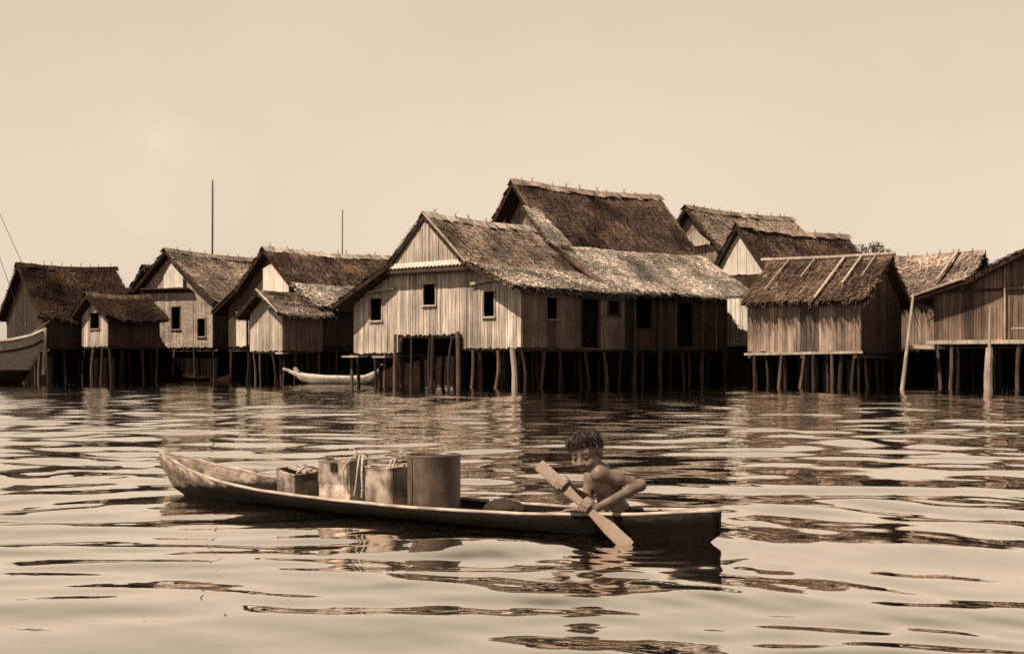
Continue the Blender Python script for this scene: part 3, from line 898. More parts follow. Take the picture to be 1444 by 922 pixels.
def rounded_tin(mb, w, d, h, r=.03, mi=0, open_top=False, bands=(), seg=5, dent=.006, seed=1, taper=1.0):
    """square oil tin with rounded upright edges, rolled rims and a slightly dented skin"""
    ring = []
    for cx, cy, a0 in ((w / 2 - r, d / 2 - r, 0), (-w / 2 + r, d / 2 - r, 90), (-w / 2 + r, -d / 2 + r, 180), (w / 2 - r, -d / 2 + r, 270)):
        for i in range(seg + 1):
            a = rad(a0 + 90 * i / seg)
            ring.append((cx + r * math.cos(a), cy + r * math.sin(a)))
        # points along the side that follows
        nxt = {0: (-w / 2 + r, d / 2), 90: (-w / 2, -d / 2 + r), 180: (w / 2 - r, -d / 2), 270: (w / 2, d / 2 - r)}[a0]
        lx, ly = ring[-1]
        for i in range(1, 6):
            ring.append((lerp(lx, nxt[0], i / 6), lerp(ly, nxt[1], i / 6)))
    m = len(ring)
    zs = [0, .008, .02] + [h * k / 9 for k in range(1, 9)] + [h - .02, h - .008, h]
    vs = []; fs = []; tones = []
    for j, z in enumerate(zs):
        for i, (x, y) in enumerate(ring):
            o = 1 + (.012 if j in (1, len(zs) - 2) else 0)
            dn = dent * nz(x * 9 + seed, y * 9, z * 9)
            l = math.hypot(x, y)
            vs.append((x * o + x / l * dn * 2, y * o + y / l * dn * 2, z))
    for j in range(len(zs) - 1):
        zm = (zs[j] + zs[j + 1]) / 2
        tn = 1
        for z0, z1, k in bands:
            if z0 <= zm <= z1: tn = k
        for i in range(m):
            mb.add([], [], 0)
            fs.append((j * m + i, j * m + (i + 1) % m, (j + 1) * m + (i + 1) % m, (j + 1) * m + i)); tones.append(tn)
    o = len(mb.v); mb.v += vs
    for f, t in zip(fs, tones):
        mb.f.append(tuple(k + o for k in f)); mb.m.append(mi); mb.t.append(t)
    mb.f.append(tuple(o + i for i in reversed(range(m)))); mb.m.append(mi); mb.t.append(1)
    topz = h - .006
    if not open_top:
        o2 = len(mb.v); mb.v += [(x * .985, y * .985, topz) for x, y in ring]
        mb.f.append(tuple(o2 + i for i in range(m))); mb.m.append(mi); mb.t.append(.9)
    else:
        o2 = len(mb.v); mb.v += [(x * .97, y * .97, h) for x, y in ring]; mb.v += [(x * .97, y * .97, .03) for x, y in ring]
        t0 = o + (len(zs) - 1) * m
        for i in range(m):
            k = (i + 1) % m
            mb.f.append((t0 + i, t0 + k, o2 + k, o2 + i)); mb.m.append(mi); mb.t.append(1.3)
            mb.f.append((o2 + i, o2 + k, o2 + m + k, o2 + m + i)); mb.m.append(mi); mb.t.append(.5)
        mb.f.append(tuple(o2 + m + i for i in range(m))); mb.m.append(mi); mb.t.append(.5)


def rim_bead(w, d, h, r, rad_=.0042):
    s = MB(); pts = []
    for cx, cy, a0 in ((w / 2 - r, d / 2 - r, 0), (-w / 2 + r, d / 2 - r, 90), (-w / 2 + r, -d / 2 + r, 180), (w / 2 - r, -d / 2 + r, 270)):
        for i in range(5):
            a = rad(a0 + 90 * i / 4); pts.append(((cx + r * math.cos(a)) * 1.008, (cy + r * math.sin(a)) * 1.008, h))
    pts.append(pts[0])
    s.tube(pts, rad_, 6, 0, 1.5)
    return s


# open tin nearest the bow
p = along(424); t1 = empty('oil_tin', (p.x, p.y, .042), rad(-48))
t1.rotation_euler = (rad(3), rad(7), rad(-49))
s = MB(); rounded_tin(s, .22, .235, .185, r=.012, open_top=True, seed=1); s.build('body', 'steel_light', t1); rim_bead(.22, .235, .185, .012).build('rim', 'steel_light', t1)
s = MB(); s.bar((-.115, -.02, .188), (.118, -.03, .195), .018, .022); s.bar((-.115, .05, .188), (.118, .04, .19), .012, .018); s.build('handle_bar', 'stick', t1)
s = MB(); s.tube([(.06, -.07, .18), (.062, -.02, .215), (.066, .05, .21), (.064, .06, .17)], .006, 6, soft=5); s.tube([(.05, -.06, .18), (.05, -.02, .212), (.055, .04, .21)], .005, 6, soft=5); s.build('lashing', 'rope', t1)
tag(t1, 'low open square tin with a lashed bar across its top nearest the bow', 'tin', 'square tins in the canoe')
# tall tin with the torn label and rope loop
p = along(484); t2 = empty('oil_tin', (p.x, p.y, .042), rad(-27))
s = MB(); rounded_tin(s, .235, .20, .262, r=.014, bands=((0, .105, 1.75),), seed=4); s.build('body', 'steel_light', t2); rim_bead(.235, .20, .262, .014).build('rim', 'steel_light', t2)
s = MB(); s.box((.0, -.104, .222), (.045, .006, .058), 0, 1); s.build('hole_patch', 'hollow', t2)
s = MB(); s.bar((-.06, 0, .268), (.30, .02, .295), .012, .016); s.build('handle_bar', 'stick', t2)
s = MB()
pts = [(.150, -.01, .300), (.120, -.07, .290), (.088, -.118, .225), (.085, -.128, .150), (.108, -.130, .085), (.138, -.128, .058), (.142, -.125, .048)]
s.tube(pts, .0045, 7, soft=6)
s.tube([(.145, -.01, .300), (.172, -.08, .288), (.186, -.118, .225), (.180, -.125, .14), (.165, -.125, .06)], .0055, 7, soft=6)
s.tube([(.155, -.01, .300), (.196, -.08, .275), (.216, -.118, .20), (.222, -.122, .11), (.218, -.12, .05)], .007, 7, soft=6)
s.tube([(.10, .0, .280), (.125, -.03, .312), (.165, -.02, .308), (.168, .02, .292), (.130, .03, .284), (.118, -.01, .300), (.150, -.035, .304)], .006, 7, soft=6)
s.tube([(.140, -.02, .300), (.120, -.035, .322), (.096, -.045, .338), (.082, -.05, .330)], .0045, 7, soft=6)
s.build('rope_loop', 'rope', t2)
tag(t2, 'tall square tin with pale lower band, dark patch and a hanging rope loop', 'tin', 'square tins in the canoe')
# third tin against the drum
p = along(547); t3 = empty('oil_tin', (p.x, p.y, .042), rad(-33))
s = MB(); rounded_tin(s, .225, .21, .238, r=.045, seed=7); s.build('body', 'steel_light', t3); rim_bead(.225, .21, .238, .045).build('rim', 'steel_light', t3)
s = MB(); s.bar((-.12, .0, .243), (.14, -.02, .25), .012, .016); s.build('handle_bar', 'stick', t3)
s = MB(); s.tube([(.05, -.05, .232), (.06, -.03, .285), (.085, -.01, .27), (.08, .02, .24)], .007, 6, soft=5); s.tube([(.08, -.06, .23), (.085, -.03, .29), (.06, -.01, .25)], .006, 6, soft=5); s.build('lashing', 'rope', t3)
tag(t3, 'rounded square tin standing against the big drum with a tied bar on top', 'tin', 'square tins in the canoe')
# drum
p = along(612); dr = empty('metal_drum', (p.x, p.y, .042), rad(15))
H = .325; r = .155
s = MB(); s.lathe([(0.001, 0), (r, 0), (r + .003, .006), (r, .014), (r, H * .3), (r + .001, H * .55), (r, H - .02), (r + .002, H - .012), (r + .005, H - .004), (r + .003, H + .002), (r - .004, H + .001), (r - .005, H - .02), (r - .006, .02), (.001, .02)], 72)
s.build('body', 'steel_dark', dr, smooth=True)
s = MB(); a = rad(218 - 15)
c, n_ = math.cos(a), math.sin(a)
s.bar((c * (r + .001), n_ * (r + .001), .012), (c * (r + .001), n_ * (r + .001), H - .012), .016, .007, 0, .7, side=(-n_, c, 0))
s.build('seam', 'steel_dark', dr)
tag(dr, 'tall round open metal drum standing amidships in the canoe', 'drum')
# dark bundle behind the drum
p = along(702) + Vector((.04, .06, 0))
s = MB()
vs = []; fs = []; nu, nv = 22, 12
for j in range(nv + 1):
    th = math.pi * j / nv
    for i in range(nu):
        ph = 2 * math.pi * i / nu
        k = 1 + .25 * nz(3 * math.cos(ph), 3 * math.sin(ph), 3 * th)
        vs.append((.13 * k * math.sin(th) * math.cos(ph), .085 * k * math.sin(th) * math.sin(ph), max(-.035, .05 * k * math.cos(th))))
for j in range(nv):
    for i in range(nu):
        fs.append((j * nu + i, (j + 1) * nu + i, (j + 1) * nu + (i + 1) % nu, j * nu + (i + 1) % nu))
s.add(vs, fs)
o = s.build('cloth_bundle', 'cloth_dark', smooth=True, loc=(p.x, p.y, .075)); o.rotation_euler = (0, 0, BRZ)
tag(o, 'dark crumpled cloth bundle lying in the canoe between drum and boy', 'bundle')

# the pale canoe moored under the houses
pa = W(406, 540, 55.6); pb = W(537, 540, 53.6)
c2 = empty('moored_canoe', (pa.x, pa.y, .0), math.atan2(pb.y - pa.y, pb.x - pa.x))
L2 = math.hypot(pb.x - pa.x, pb.y - pa.y)
B2 = [(0, .03), (.1, .14), (.2, .26), (.5, .36), (.8, .28), (.92, .14), (1, .03)]
S2 = [(0, .62), (.1, .52), (.2, .44), (.4, .38), (.7, .36), (.85, .40), (.95, .56), (1, .74)]
K2 = [(0, .5), (.08, .34), (.16, .1), (.3, -.05), (.8, -.05), (.9, .1), (1, .55)]
h_ = canoe_hull(L2, B2, S2, K2, .05, n=50, wall=.04, seed=5).build('hull', 'canoe_white', c2, smooth=True)
s = MB(); s.bar((.12, 0, .58), (-.25, 0, .66), .10, .08); s.bar((.55, 0, .50), (.35, 0, .70), .10, .16); s.build('stem_post', 'pole_light', c2)
s = MB(); s.bar((L2 - .1, 0, .62), (L2 + .05, 0, .86), .06, .10); s.build('stern_post', 'pole_light', c2)
tag(c2, 'pale empty canoe moored beside the posts of the small hut', 'canoe')

# the ship at the far left
pb_ = W(62, 458, 55.5)
ship = empty('sailing_ship', (pb_.x, pb_.y, 0), rad(184))
LS = 11.0
BS = [(0, .05), (.06, .45), (.15, .95), (.3, 1.4), (.6, 1.6), (1, 1.3)]
SS = [(0, 2.42), (.05, 2.12), (.12, 1.95), (.3, 1.78), (.6, 1.72), (1, 1.95)]
KS = [(0, 1.7), (.03, 1.0), (.08, .1), (.15, -.3), (1, -.3)]
canoe_hull(LS, BS, SS, KS, .9, n=50, wall=.06, seed=8).build('hull', 'ship_paint', ship, smooth=True)
for z, k in ((-.12, 1), (-.55, .9)):
    for sd in (-1, 1):
        s = MB(); pts = []
        for i in range(30):
            t = i / 29
            b = interp(BS, t) * lerp(.90, 1, .8 + z) + .03
            pts.append((t * LS + .02, sd * b, interp(SS, t) + z))
        s.tube(pts, .05, 6); s.build('rubbing_strake', 'pole_dark' if z < -.3 else 'pole_light', ship)
s = MB(); s.tube([(.7, 0, 2.0), (-.25, 0, 2.72)], [.09, .05], 8); s.build('bowsprit', 'pole', ship)
s = MB(); s.bar((.02, 0, .4), (-.05, 0, 2.45), .12, .16, 0, 1.2); s.build('stem', 'pole_light', ship)
mt = Vector((4.6, 0, 13.5))
s = MB(); s.tube([(4.9, 0, 1.0), tuple(mt)], [.14, .07], 8); s.build('mast', 'pole_dark', ship)
for e in ((-.2, 0, 2.7), (.6, .3, 2.0), (4.0, 1.3, 1.8), (4.0, -1.3, 1.8), (6.0, 1.4, 1.8), (6.0, -1.4, 1.8)):
    s = MB(); s.tube([tuple(mt), e], .012, 5); s.build('stay', 'pole_dark', ship)
s = MB(); s.box((2.1, .9, 1.55), (.5, .1, .28)); s.build('hawse_plate', 'pole_dark', ship)
tag(ship, 'pale hulled sailing ship with bowsprit poking in at the far left', 'ship')
# ------------------------------------------------------------------ the boy: one skin grown from a distance field
class SDF:
    def __init__(s, lo, hi, h):
        s.h = h; s.lo = np.array(lo, float)
        s.n = np.ceil((np.array(hi) - s.lo) / h).astype(int) + 1
        s.d = np.full(s.n, .2, np.float32)

    def win(s, lo, hi):
        a = np.clip(np.floor((np.array(lo) - s.lo) / s.h).astype(int), 0, s.n)
        b = np.clip(np.ceil((np.array(hi) - s.lo) / s.h).astype(int) + 1, 0, s.n)
        sl = tuple(slice(int(i), int(j)) for i, j in zip(a, b))
        ax = [s.lo[k] + s.h * np.arange(a[k], b[k], dtype=np.float32) for k in range(3)]
        return sl, np.meshgrid(*ax, indexing='ij')

    def put(s, sl, dn, k, sub=False):
        d = s.d[sl]
        if sub:
            dn = -dn
            hh = np.clip(.5 - .5 * (dn - d) / -k, 0, 1) if False else np.clip(.5 + .5 * (dn - d) / k, 0, 1)
            s.d[sl] = d + (dn - d) * hh + k * hh * (1 - hh)
        else:
            hh = np.clip(.5 + .5 * (d - dn) / k, 0, 1)
            s.d[sl] = d + (dn - d) * hh - k * hh * (1 - hh)

    def cap(s, a, b, ra, rb, k=.015, sub=False):
        a = np.array(a, float); b = np.array(b, float); m = max(ra, rb) + .05
        sl, (X, Y, Z) = s.win(np.minimum(a, b) - m, np.maximum(a, b) + m)
        ab = b - a; L2 = max(1e-9, ab @ ab)
        t = np.clip(((X - a[0]) * ab[0] + (Y - a[1]) * ab[1] + (Z - a[2]) * ab[2]) / L2, 0, 1)
        d = np.sqrt((X - a[0] - t * ab[0]) ** 2 + (Y - a[1] - t * ab[1]) ** 2 + (Z - a[2] - t * ab[2]) ** 2) - (ra + (rb - ra) * t)
        s.put(sl, d, k, sub)

    def ell(s, c, ax, r, k=.015, sub=False):
        """ax: three unit axes, r: three radii"""
        c = np.array(c, float); m = max(r) + .05
        sl, (X, Y, Z) = s.win(c - m, c + m)
        q = []
        for a, rr in zip(ax, r):
            q.append(((X - c[0]) * a[0] + (Y - c[1]) * a[1] + (Z - c[2]) * a[2]))
        k0 = np.sqrt(sum((x / rr) ** 2 for x, rr in zip(q, r)))
        k1 = np.sqrt(sum((x / rr ** 2) ** 2 for x, rr in zip(q, r))) + 1e-6
        s.put(sl, k0 * (k0 - 1) / k1, k, sub)

    def mesh(s):
        """naive surface nets"""
        D = s.d; n = D.shape
        I = D < 0
        c = [I[i:n[0] - 1 + i, j:n[1] - 1 + j, k:n[2] - 1 + k] for i in (0, 1) for j in (0, 1) for k in (0, 1)]
        cnt = sum(x.astype(np.int8) for x in c)
        act = (cnt > 0) & (cnt < 8)
        ids = np.argwhere(act)
        idx = np.full(act.shape, -1, np.int64); idx[act] = np.arange(len(ids))
        acc = np.zeros((len(ids), 3)); w = np.zeros(len(ids))
        cor = [(i, j, k) for i in (0, 1) for j in (0, 1) for k in (0, 1)]
        val = {q: D[ids[:, 0] + q[0], ids[:, 1] + q[1], ids[:, 2] + q[2]] for q in cor}
        for q in cor:
            for axis in range(3):
                if q[axis] == 0:
                    r = list(q); r[axis] = 1; r = tuple(r)
                    a, b = val[q], val[r]
                    x = (a < 0) != (b < 0)
                    t = np.where(x, a / np.where(x, a - b, 1), 0)
                    p = np.array(q, float)[None, :].repeat(len(ids), 0); p[:, axis] += t
                    acc += p * x[:, None]; w += x
        V = s.lo + (ids + acc / w[:, None]) * s.h
        F = []
        for axis in range(3):
            u, v = [(1, 2), (2, 0), (0, 1)][axis]
            sa = [slice(None)] * 3; sb = [slice(None)] * 3
            sa[axis] = slice(0, n[axis] - 1); sb[axis] = slice(1, n[axis])
            ch = I[tuple(sa)] != I[tuple(sb)]
            e = np.argwhere(ch)
            e = e[(e[:, u] > 0) & (e[:, v] > 0) & (e[:, u] < n[u] - 1) & (e[:, v] < n[v] - 1)]
            ins = I[e[:, 0], e[:, 1], e[:, 2]]
            def at(du, dv):
                q = e.copy(); q[:, u] -= du; q[:, v] -= dv
                return idx[q[:, 0], q[:, 1], q[:, 2]]
            q = np.stack([at(1, 1), at(0, 1), at(0, 0), at(1, 0)], 1)
            q[~ins] = q[~ins][:, ::-1]
            F.append(q)
        return V, np.concatenate(F)


def np_mesh(name, V, F, material, parent=None, smooth=True):
    me = bpy.data.meshes.new(name)
    me.vertices.add(len(V)); me.vertices.foreach_set('co', np.asarray(V, np.float32).ravel())
    k = F.shape[1]
    me.loops.add(len(F) * k); me.loops.foreach_set('vertex_index', F.astype(np.int32).ravel())
    me.polygons.add(len(F)); me.polygons.foreach_set('loop_start', np.arange(0, len(F) * k, k, dtype=np.int32))
    if smooth: me.polygons.foreach_set('use_smooth', np.ones(len(F), dtype=bool))
    me.update(calc_edges=True); me.validate()
    me.materials.append(M[material] if isinstance(material, str) else material)
    o = bpy.data.objects.new(name, me); COL.objects.link(o)
    if parent: o.parent = parent
    return o


M['skin'] = mat('brown_skin', .205, .52, (140, 140, 140), .14, spec=.35, tone=False, blotch=.2, blotch_scale=14, bump=.12, bump_scale=.15)
M['hair'] = mat('black_hair', .026, .55, (90, 90, 20), .3, spec=.35, tone=False)
M['eye_white'] = mat('eye_white', .24, .25, (5, 5, 5), .05, spec=.5, tone=False)
M['iris'] = mat('iris', .015, .2, (5, 5, 5), .05, spec=.5, tone=False)

V3 = lambda px, py, Y: np.array(W(px, py, Y))
pel = V3(871, 732, 6.76); pel[2] = max(pel[2], .105)
bel = V3(865, 713, 6.75); che = V3(858, 689, 6.74); neck0 = V3(849, 664, 6.73); neck1 = V3(838, 652, 6.70)
hc = V3(827, 636, 6.65)
shL = V3(845, 668, 6.60); elL = V3(903, 684, 6.64); wrL = V3(842, 716, 6.49)
shR = V3(835, 673, 6.85); elR = V3(828, 704, 6.83); wrR = V3(806, 690, 6.66)
PT = V3(760, 655, 6.73); PB = V3(888, 771, 6.32)           # paddle ends
pax = (PB - PT) / np.linalg.norm(PB - PT)
view = np.array([-.05, -1, .05]); pn = view - pax * (view @ pax); pn /= np.linalg.norm(pn)   # the blade's face
pw_ = np.cross(pax, pn)                                     # across the blade
if pw_[0] < 0: pw_ = -pw_
PLEN = np.linalg.norm(PB - PT)
hand_lo = PT + pax * PLEN * .535; hand_up = PT + pax * PLEN * .265

S = SDF((.05, 6.25, 0.0), (.80, 7.08, .62), .0032)
tx = (pel - che); spine = (che - pel) / np.linalg.norm(che - pel)
side = np.array(shL - shR); side -= spine * (side @ spine); side /= np.linalg.norm(side)    # towards his left (near) side
fwd = np.cross(spine, side);
if fwd[0] > 0: fwd = -fwd
ax3 = [side, fwd, spine]
# trunk
S.ell(pel, ax3, (.090, .075, .075), .03)
S.ell(bel + fwd * .012, ax3, (.090, .074, .085), .035)
S.ell(che, ax3, (.098, .070, .092), .035)
S.ell(che + spine * .045, ax3, (.100, .052, .045), .03)
for sg in (-1, 1):
    S.ell(che + side * sg * .042 + fwd * .045 + spine * .02, ax3, (.042, .02, .032), .02)     # chest
    S.ell(che + side * sg * .05 - fwd * .05 + spine * .03, ax3, (.035, .018, .05), .02)       # shoulder blades
for j in range(4):                                                                             # ribs on both flanks
    for sg in (-1, 1):
        c = che - spine * (.022 + .02 * j)
        S.cap(c + side * sg * .080 + fwd * .02, c + side * sg * .045 + fwd * .058 - spine * .008, .006, .006, .012)
S.ell(bel + fwd * .070 - spine * .005, ax3, (.008, .010, .008), .006, sub=True)                # navel
# neck, collar
S.cap(che + spine * .07, neck1, .042, .036, .025)
S.cap(che + spine * .07, hc - np.array([0, 0, .03]), .036, .036, .02)
for sh in (shL, shR):
    S.cap(neck0, sh, .032, .036, .03)
    S.cap(che + spine * .06 + fwd * .03, sh + fwd * .012, .012, .012, .012)
# arms
def arm(sh, el, wr):
    S.cap(sh, sh, .041, .041, .03)
    mid = sh * .55 + el * .45
    S.cap(sh, mid, .037, .034, .02); S.cap(mid, el, .032, .027, .015)
    S.cap(el, el, .028, .027, .012)
    d = el * .72 + wr * .28
    S.cap(el, d, .0275, .0275, .015); S.cap(d, wr, .0275, .0185, .012)
arm(shL, elL, wrL); arm(shR, elR, wrR)
S.cap(elL, elL + (elL - wrL) / np.linalg.norm(elL - wrL) * .008, .02, .018, .01)


def hand(c, wr, along_sign):
    """fist on the shaft: palm at the wrist side, four fingers across the face, thumb beneath"""
    P = lambda a, w, n: c + pax * a + pw_ * w + pn * n
    palm = P(0, .030, .014)
    S.cap(wr, palm * .8 + wr * .2, .018, .019, .012)
    S.cap(P(-.020, .030, .013), P(.020, .030, .013), .0125, .0125, .010)
    S.cap(P(-.016, .040, .012), P(.014, .040, .012), .013, .013, .010)
    ln = [1.0, 1.1, 1.05, .85]
    for i in range(4):
        a = (i - 1.5) * .0145 * along_sign
        k = ln[i]
        j = [P(a, .026, .020), P(a * 1.05, .026 - .022 * k, .0265), P(a * 1.05, .022 - .044 * k, .021), P(a, .023 - .053 * k, .004)]
        for q in range(3):
            S.cap(j[q], j[q + 1], .0078 - .0007 * q, .0074 - .0007 * q, .0032)
    b = -.024 * along_sign
    S.cap(P(b * .6, .036, .006), P(b * 1.25, .020, -.010), .0095, .0082, .006)
    S.cap(P(b * 1.25, .020, -.010), P(b * 1.3, -.004, -.0125), .008, .0066, .004)


hand(hand_lo, wrL, 1); hand(hand_up, wrR, 1)
# legs folded in the canoe
for sg, kx in ((1, 812), (-1, 800)):
    hip = pel + side * sg * .055
    kn = np.array(boat_pt(.775, -sg * .09, .062)); ft = np.array(boat_pt(.85, -sg * .055, .075))
    S.cap(hip, kn, .050, .036, .03); S.cap(kn, ft, .034, .026, .012); S.cap(ft, ft + np.array([.05, -.02, 0]), .022, .018, .01)
# head
f = np.array([-.48, -.82, -.29]); f /= np.linalg.norm(f)
u = np.array([-.10, .0, 1.0]); u -= f * (u @ f); u /= np.linalg.norm(u)
l = np.cross(u, f)                                             # his left
HA = [l, f, u]
HS = 1.02
sc = lambda *r: tuple(x * HS for x in r)
H = lambda a, b, c: hc + (l * a + f * b + u * c) * HS
S.ell(H(0, -.006, .020), HA, sc(.071, .086, .078), .015)
S.ell(H(0, .030, -.032), HA, sc(.058, .050, .055), .03)
S.ell(H(0, .052, -.074), HA, sc(.024, .020, .016), .022)
S.ell(H(0, .028, -.064), HA, sc(.044, .040, .022), .02)
S.ell(H(0, .062, .014), HA, sc(.050, .014, .014), .025)
for sg in (-1, 1):
    S.ell(H(sg * .037, .056, -.040), HA, sc(.027, .022, .024), .018)
    S.ell(H(sg * .031, .088, -.012), HA, sc(.015, .009, .009), .012, sub=True)
    S.ell(H(sg * .031, .0735, -.0035), HA, sc(.015, .008, .0045), .007)
    S.ell(H(sg * .031, .0715, -.0225), HA, sc(.013, .007, .0035), .007)
    S.ell(H(sg * .075, -.008, -.014), HA, sc(.008, .018, .027), .008)
    S.ell(H(sg * .081, -.004, -.012), HA, sc(.005, .010, .015), .005, sub=True)
    S.ell(H(sg * .013, .087, -.040), HA, sc(.010, .010, .008), .006)
S.cap(H(0, .080, -.010), H(0, .094, -.036), .007, .0115, .012)
S.ell(H(0, .082, -.058), HA, sc(.022, .010, .0065), .006)
S.ell(H(0, .080, -.069), HA, sc(.018, .010, .0075), .006)
S.ell(H(0, .092, -.0640), HA, sc(.014, .008, .0024), .003, sub=True)
for sg in (-1, 1): S.cap(H(sg * .010, .090, -.0640), H(sg * .029, .076, -.0545), .0032, .0024, .003, sub=True); S.ell(H(sg * .036, .070, -.046), HA, sc(.016, .012, .012), .012)
Vb, Fb = S.mesh()
person = np_mesh('person', Vb, Fb, 'skin')
sm = person.modifiers.new('smooth', 'SMOOTH'); sm.factor = .5; sm.iterations = 2
tag(person, 'bare chested boy sitting in the canoe gripping a paddle', 'person')
for sg in (-1, 1):
    s = MB(); vs = []; fs = []
    c0 = H(sg * .031, .0725, -.013)
    nu, nv = 14, 9; r = .0110
    s2 = []
    for j in range(nv + 1):
        th = math.pi * j / nv
        for i in range(nu):
            ph = 2 * math.pi * i / nu
            s2.append(c0 + (f * math.cos(th) + l * math.sin(th) * math.cos(ph) + u * math.sin(th) * math.sin(ph)) * r)
    for j in range(nv):
        for i in range(nu):
            s.add([], []); fs.append((j * nu + i, (j + 1) * nu + i, (j + 1) * nu + (i + 1) % nu, j * nu + (i + 1) % nu))
    o = len(s.v); s.v += [tuple(q) for q in s2]
    for n_, q in enumerate(fs):
        s.f.append(q); s.m.append(1 if n_ < nu * 3 else 0); s.t.append(1)
    s.build('eye', ['eye_white', 'iris'], person, smooth=True)
    b = MB(); b.tube([H(sg * .014, .084, .014), H(sg * .030, .083, .0175), H(sg * .046, .072, .010)], [.0025, .003, .0015], 6); b.build('eyebrow', 'hair', person)
# hair: a thick cap with a quiff, then locks
SH = SDF(hc - .17, hc + .17, .0034)
SH.ell(H(0, -.010, .022), HA, sc(.074, .089, .083), .01)
SH.ell(H(-.014, .046, .074), HA, sc(.048, .038, .022), .025)
SH.ell(H(-.044, .030, .052), HA, sc(.027, .034, .034), .02)
SH.ell(H(.015, .004, .086), HA, sc(.045, .055, .022), .025)
sl, (X, Y, Z) = SH.win(SH.lo, SH.lo + SH.h * SH.n)
q = np.stack([X - hc[0], Y - hc[1], Z - hc[2]], -1) / HS
A_, B_, C_ = q @ l, q @ f, q @ u
# hairline: low fringe over his right brow, higher on the left, down in front of the ears, short nape
line = np.interp(B_, [-.1, -.05, -.02, .0, .02, .05, .09], [-.062, -.055, -.035, .010, .018, .050, .058]) + .20 * A_ * (B_ > .0)
SH.d = np.maximum(SH.d, (line - C_) * HS * .9).astype(np.float32)
Vh, Fh = SH.mesh()
for i in range(len(Vh)):
    q = Vh[i] - hc
    k = nz(q[0] * 110, q[1] * 110, q[2] * 40) * .0035 + nz(q[0] * 30, q[1] * 30, q[2] * 20 + 3) * .005
    Vh[i] += q / np.linalg.norm(q) * k
hair = np_mesh('hair', Vh, Fh, 'hair', person)
lk = MB(); R = random.Random(4)
crown = H(.01, -.035, .11)
for i in R.sample(range(len(Vh)), min(len(Vh), 2600)):
    q = Vh[i] - hc
    if np.linalg.norm(q) < .083 * HS: continue
    o = q / np.linalg.norm(q)
    # locks fall away from the crown, over the surface
    dr = Vh[i] - crown
    dr = dr - o * (dr @ o); n_ = np.linalg.norm(dr)
    if n_ < 1e-4: continue
    dr = dr / n_ + o * R.uniform(.05, .35) + np.array([R.gauss(0, .25), R.gauss(0, .25), R.gauss(0, .2)])
    dr /= np.linalg.norm(dr)
    p0 = Vh[i] - o * .002; ln = R.uniform(.012, .030)
    p1 = p0 + dr * ln * .6; p2 = p1 + (dr - o * .45) * ln * .5
    lk.tube([p0, p1, p2], [.0022, .0017, .0005], 4)
lk.build('hair_lock', 'hair', hair)
# shorts low in the hull
SS_ = SDF(pel - .22, pel + .22, .006)
SS_.d = np.full(SS_.n, .2, np.float32)
SS_.ell(pel - spine * .012, ax3, (.097, .082, .066), .03)
for sg in (1, -1):
    hip = pel + side * sg * .055; kn = np.array(boat_pt(.775, -sg * .09, .062))
    SS_.cap(hip, hip * .5 + kn * .5, .059, .055, .03)
sl, (X, Y, Z) = SS_.win(SS_.lo, SS_.lo + SS_.h * SS_.n)
SS_.d = np.maximum(SS_.d, ((X - pel[0]) * spine[0] + (Y - pel[1]) * spine[1] + (Z - pel[2]) * spine[2]) - .028).astype(np.float32)
Vs, Fs = SS_.mesh()
np_mesh('shorts', Vs, Fs, 'cloth_dark', person)

# ---- paddle: a hewn plank, broad at both ends
pd = empty('wooden_paddle', PT)
def plank(t0, t1, n):
    mb = MB(); vs = []; fs = []
    for i in range(n + 1):
        t = lerp(t0, t1, i / n)
        w = interp([(0, .030), (.02, .033), (.30, .031), (.36, .024), (.44, .021), (.60, .021), (.68, .026), (.78, .035), (.97, .036), (1, .030)], t)
        th = interp([(0, .006), (.3, .007), (.45, .011), (.6, .011), (.75, .007), (1, .004)], t)
        c = pax * PLEN * t + pw_ * .0025 * nz(t * 6, 3)
        for a, b in ((-1, -.5), (-.6, -1), (.6, -1), (1, -.5), (1, .5), (.6, 1), (-.6, 1), (-1, .5)):
            vs.append(c + pw_ * w * a + pn * th * b)
    for i in range(n):
        for k in range(8):
            fs.append((i * 8 + k, i * 8 + (k + 1) % 8, (i + 1) * 8 + (k + 1) % 8, (i + 1) * 8 + k))
    fs.append(tuple(reversed(range(8)))); fs.append(tuple(n * 8 + k for k in range(8)))
    mb.add(vs, fs)
    return mb
plank(0, .34, 16).build('grip_blade', 'paddle_wood', pd)
plank(.34, .64, 14).build('shaft', 'paddle_wood', pd)
plank(.64, 1, 16).build('blade', 'paddle_wood', pd)
tag(pd, 'rough wooden plank paddle dipping into the water beside the canoe', 'paddle')
# ------------------------------------------------------------------ water
def water_height(X, Y, dr):
    H = np.zeros_like(X)
    rng = np.random.default_rng(21)
    r = np.hypot(X, Y)
    # slow modulation so that calm and ruffled patches lie side by side
    mod = 0.75 + .35 * np.sin(X * .55 + 1.3 * np.sin(Y * .21)) * np.sin(Y * .33 + .7 + .8 * np.sin(X * .3))
    wx = .35 * np.sin(Y * .7 + X * .4) + .2 * np.sin(X * 1.1 - Y * .5 + 2)
    wy = .35 * np.sin(X * .6 - Y * .35 + 1) + .2 * np.sin(Y * 1.3 + X * .8)
    for i in range(WAVES):
        lam = .20 * (1.5 / .20) ** (rng.random() ** 1.1)
        th = rng.normal(.10, .46)
        kx, ky = math.sin(th) * 2 * math.pi / lam, math.cos(th) * 2 * math.pi / lam
        slope = WSLOPE * math.sqrt(2 / WAVES) * rng.uniform(.6, 1.4) * (1.25 if lam > .6 else .75)
        a = slope * lam / (2 * math.pi)
        att = np.clip((lam / dr - 3) / 4, 0, 1)
        m = mod if lam < .9 else 1
        H += a * att * m * np.sin(kx * (X + wx) + ky * (Y + wy) + rng.uniform(0, 2 * math.pi))
    return H


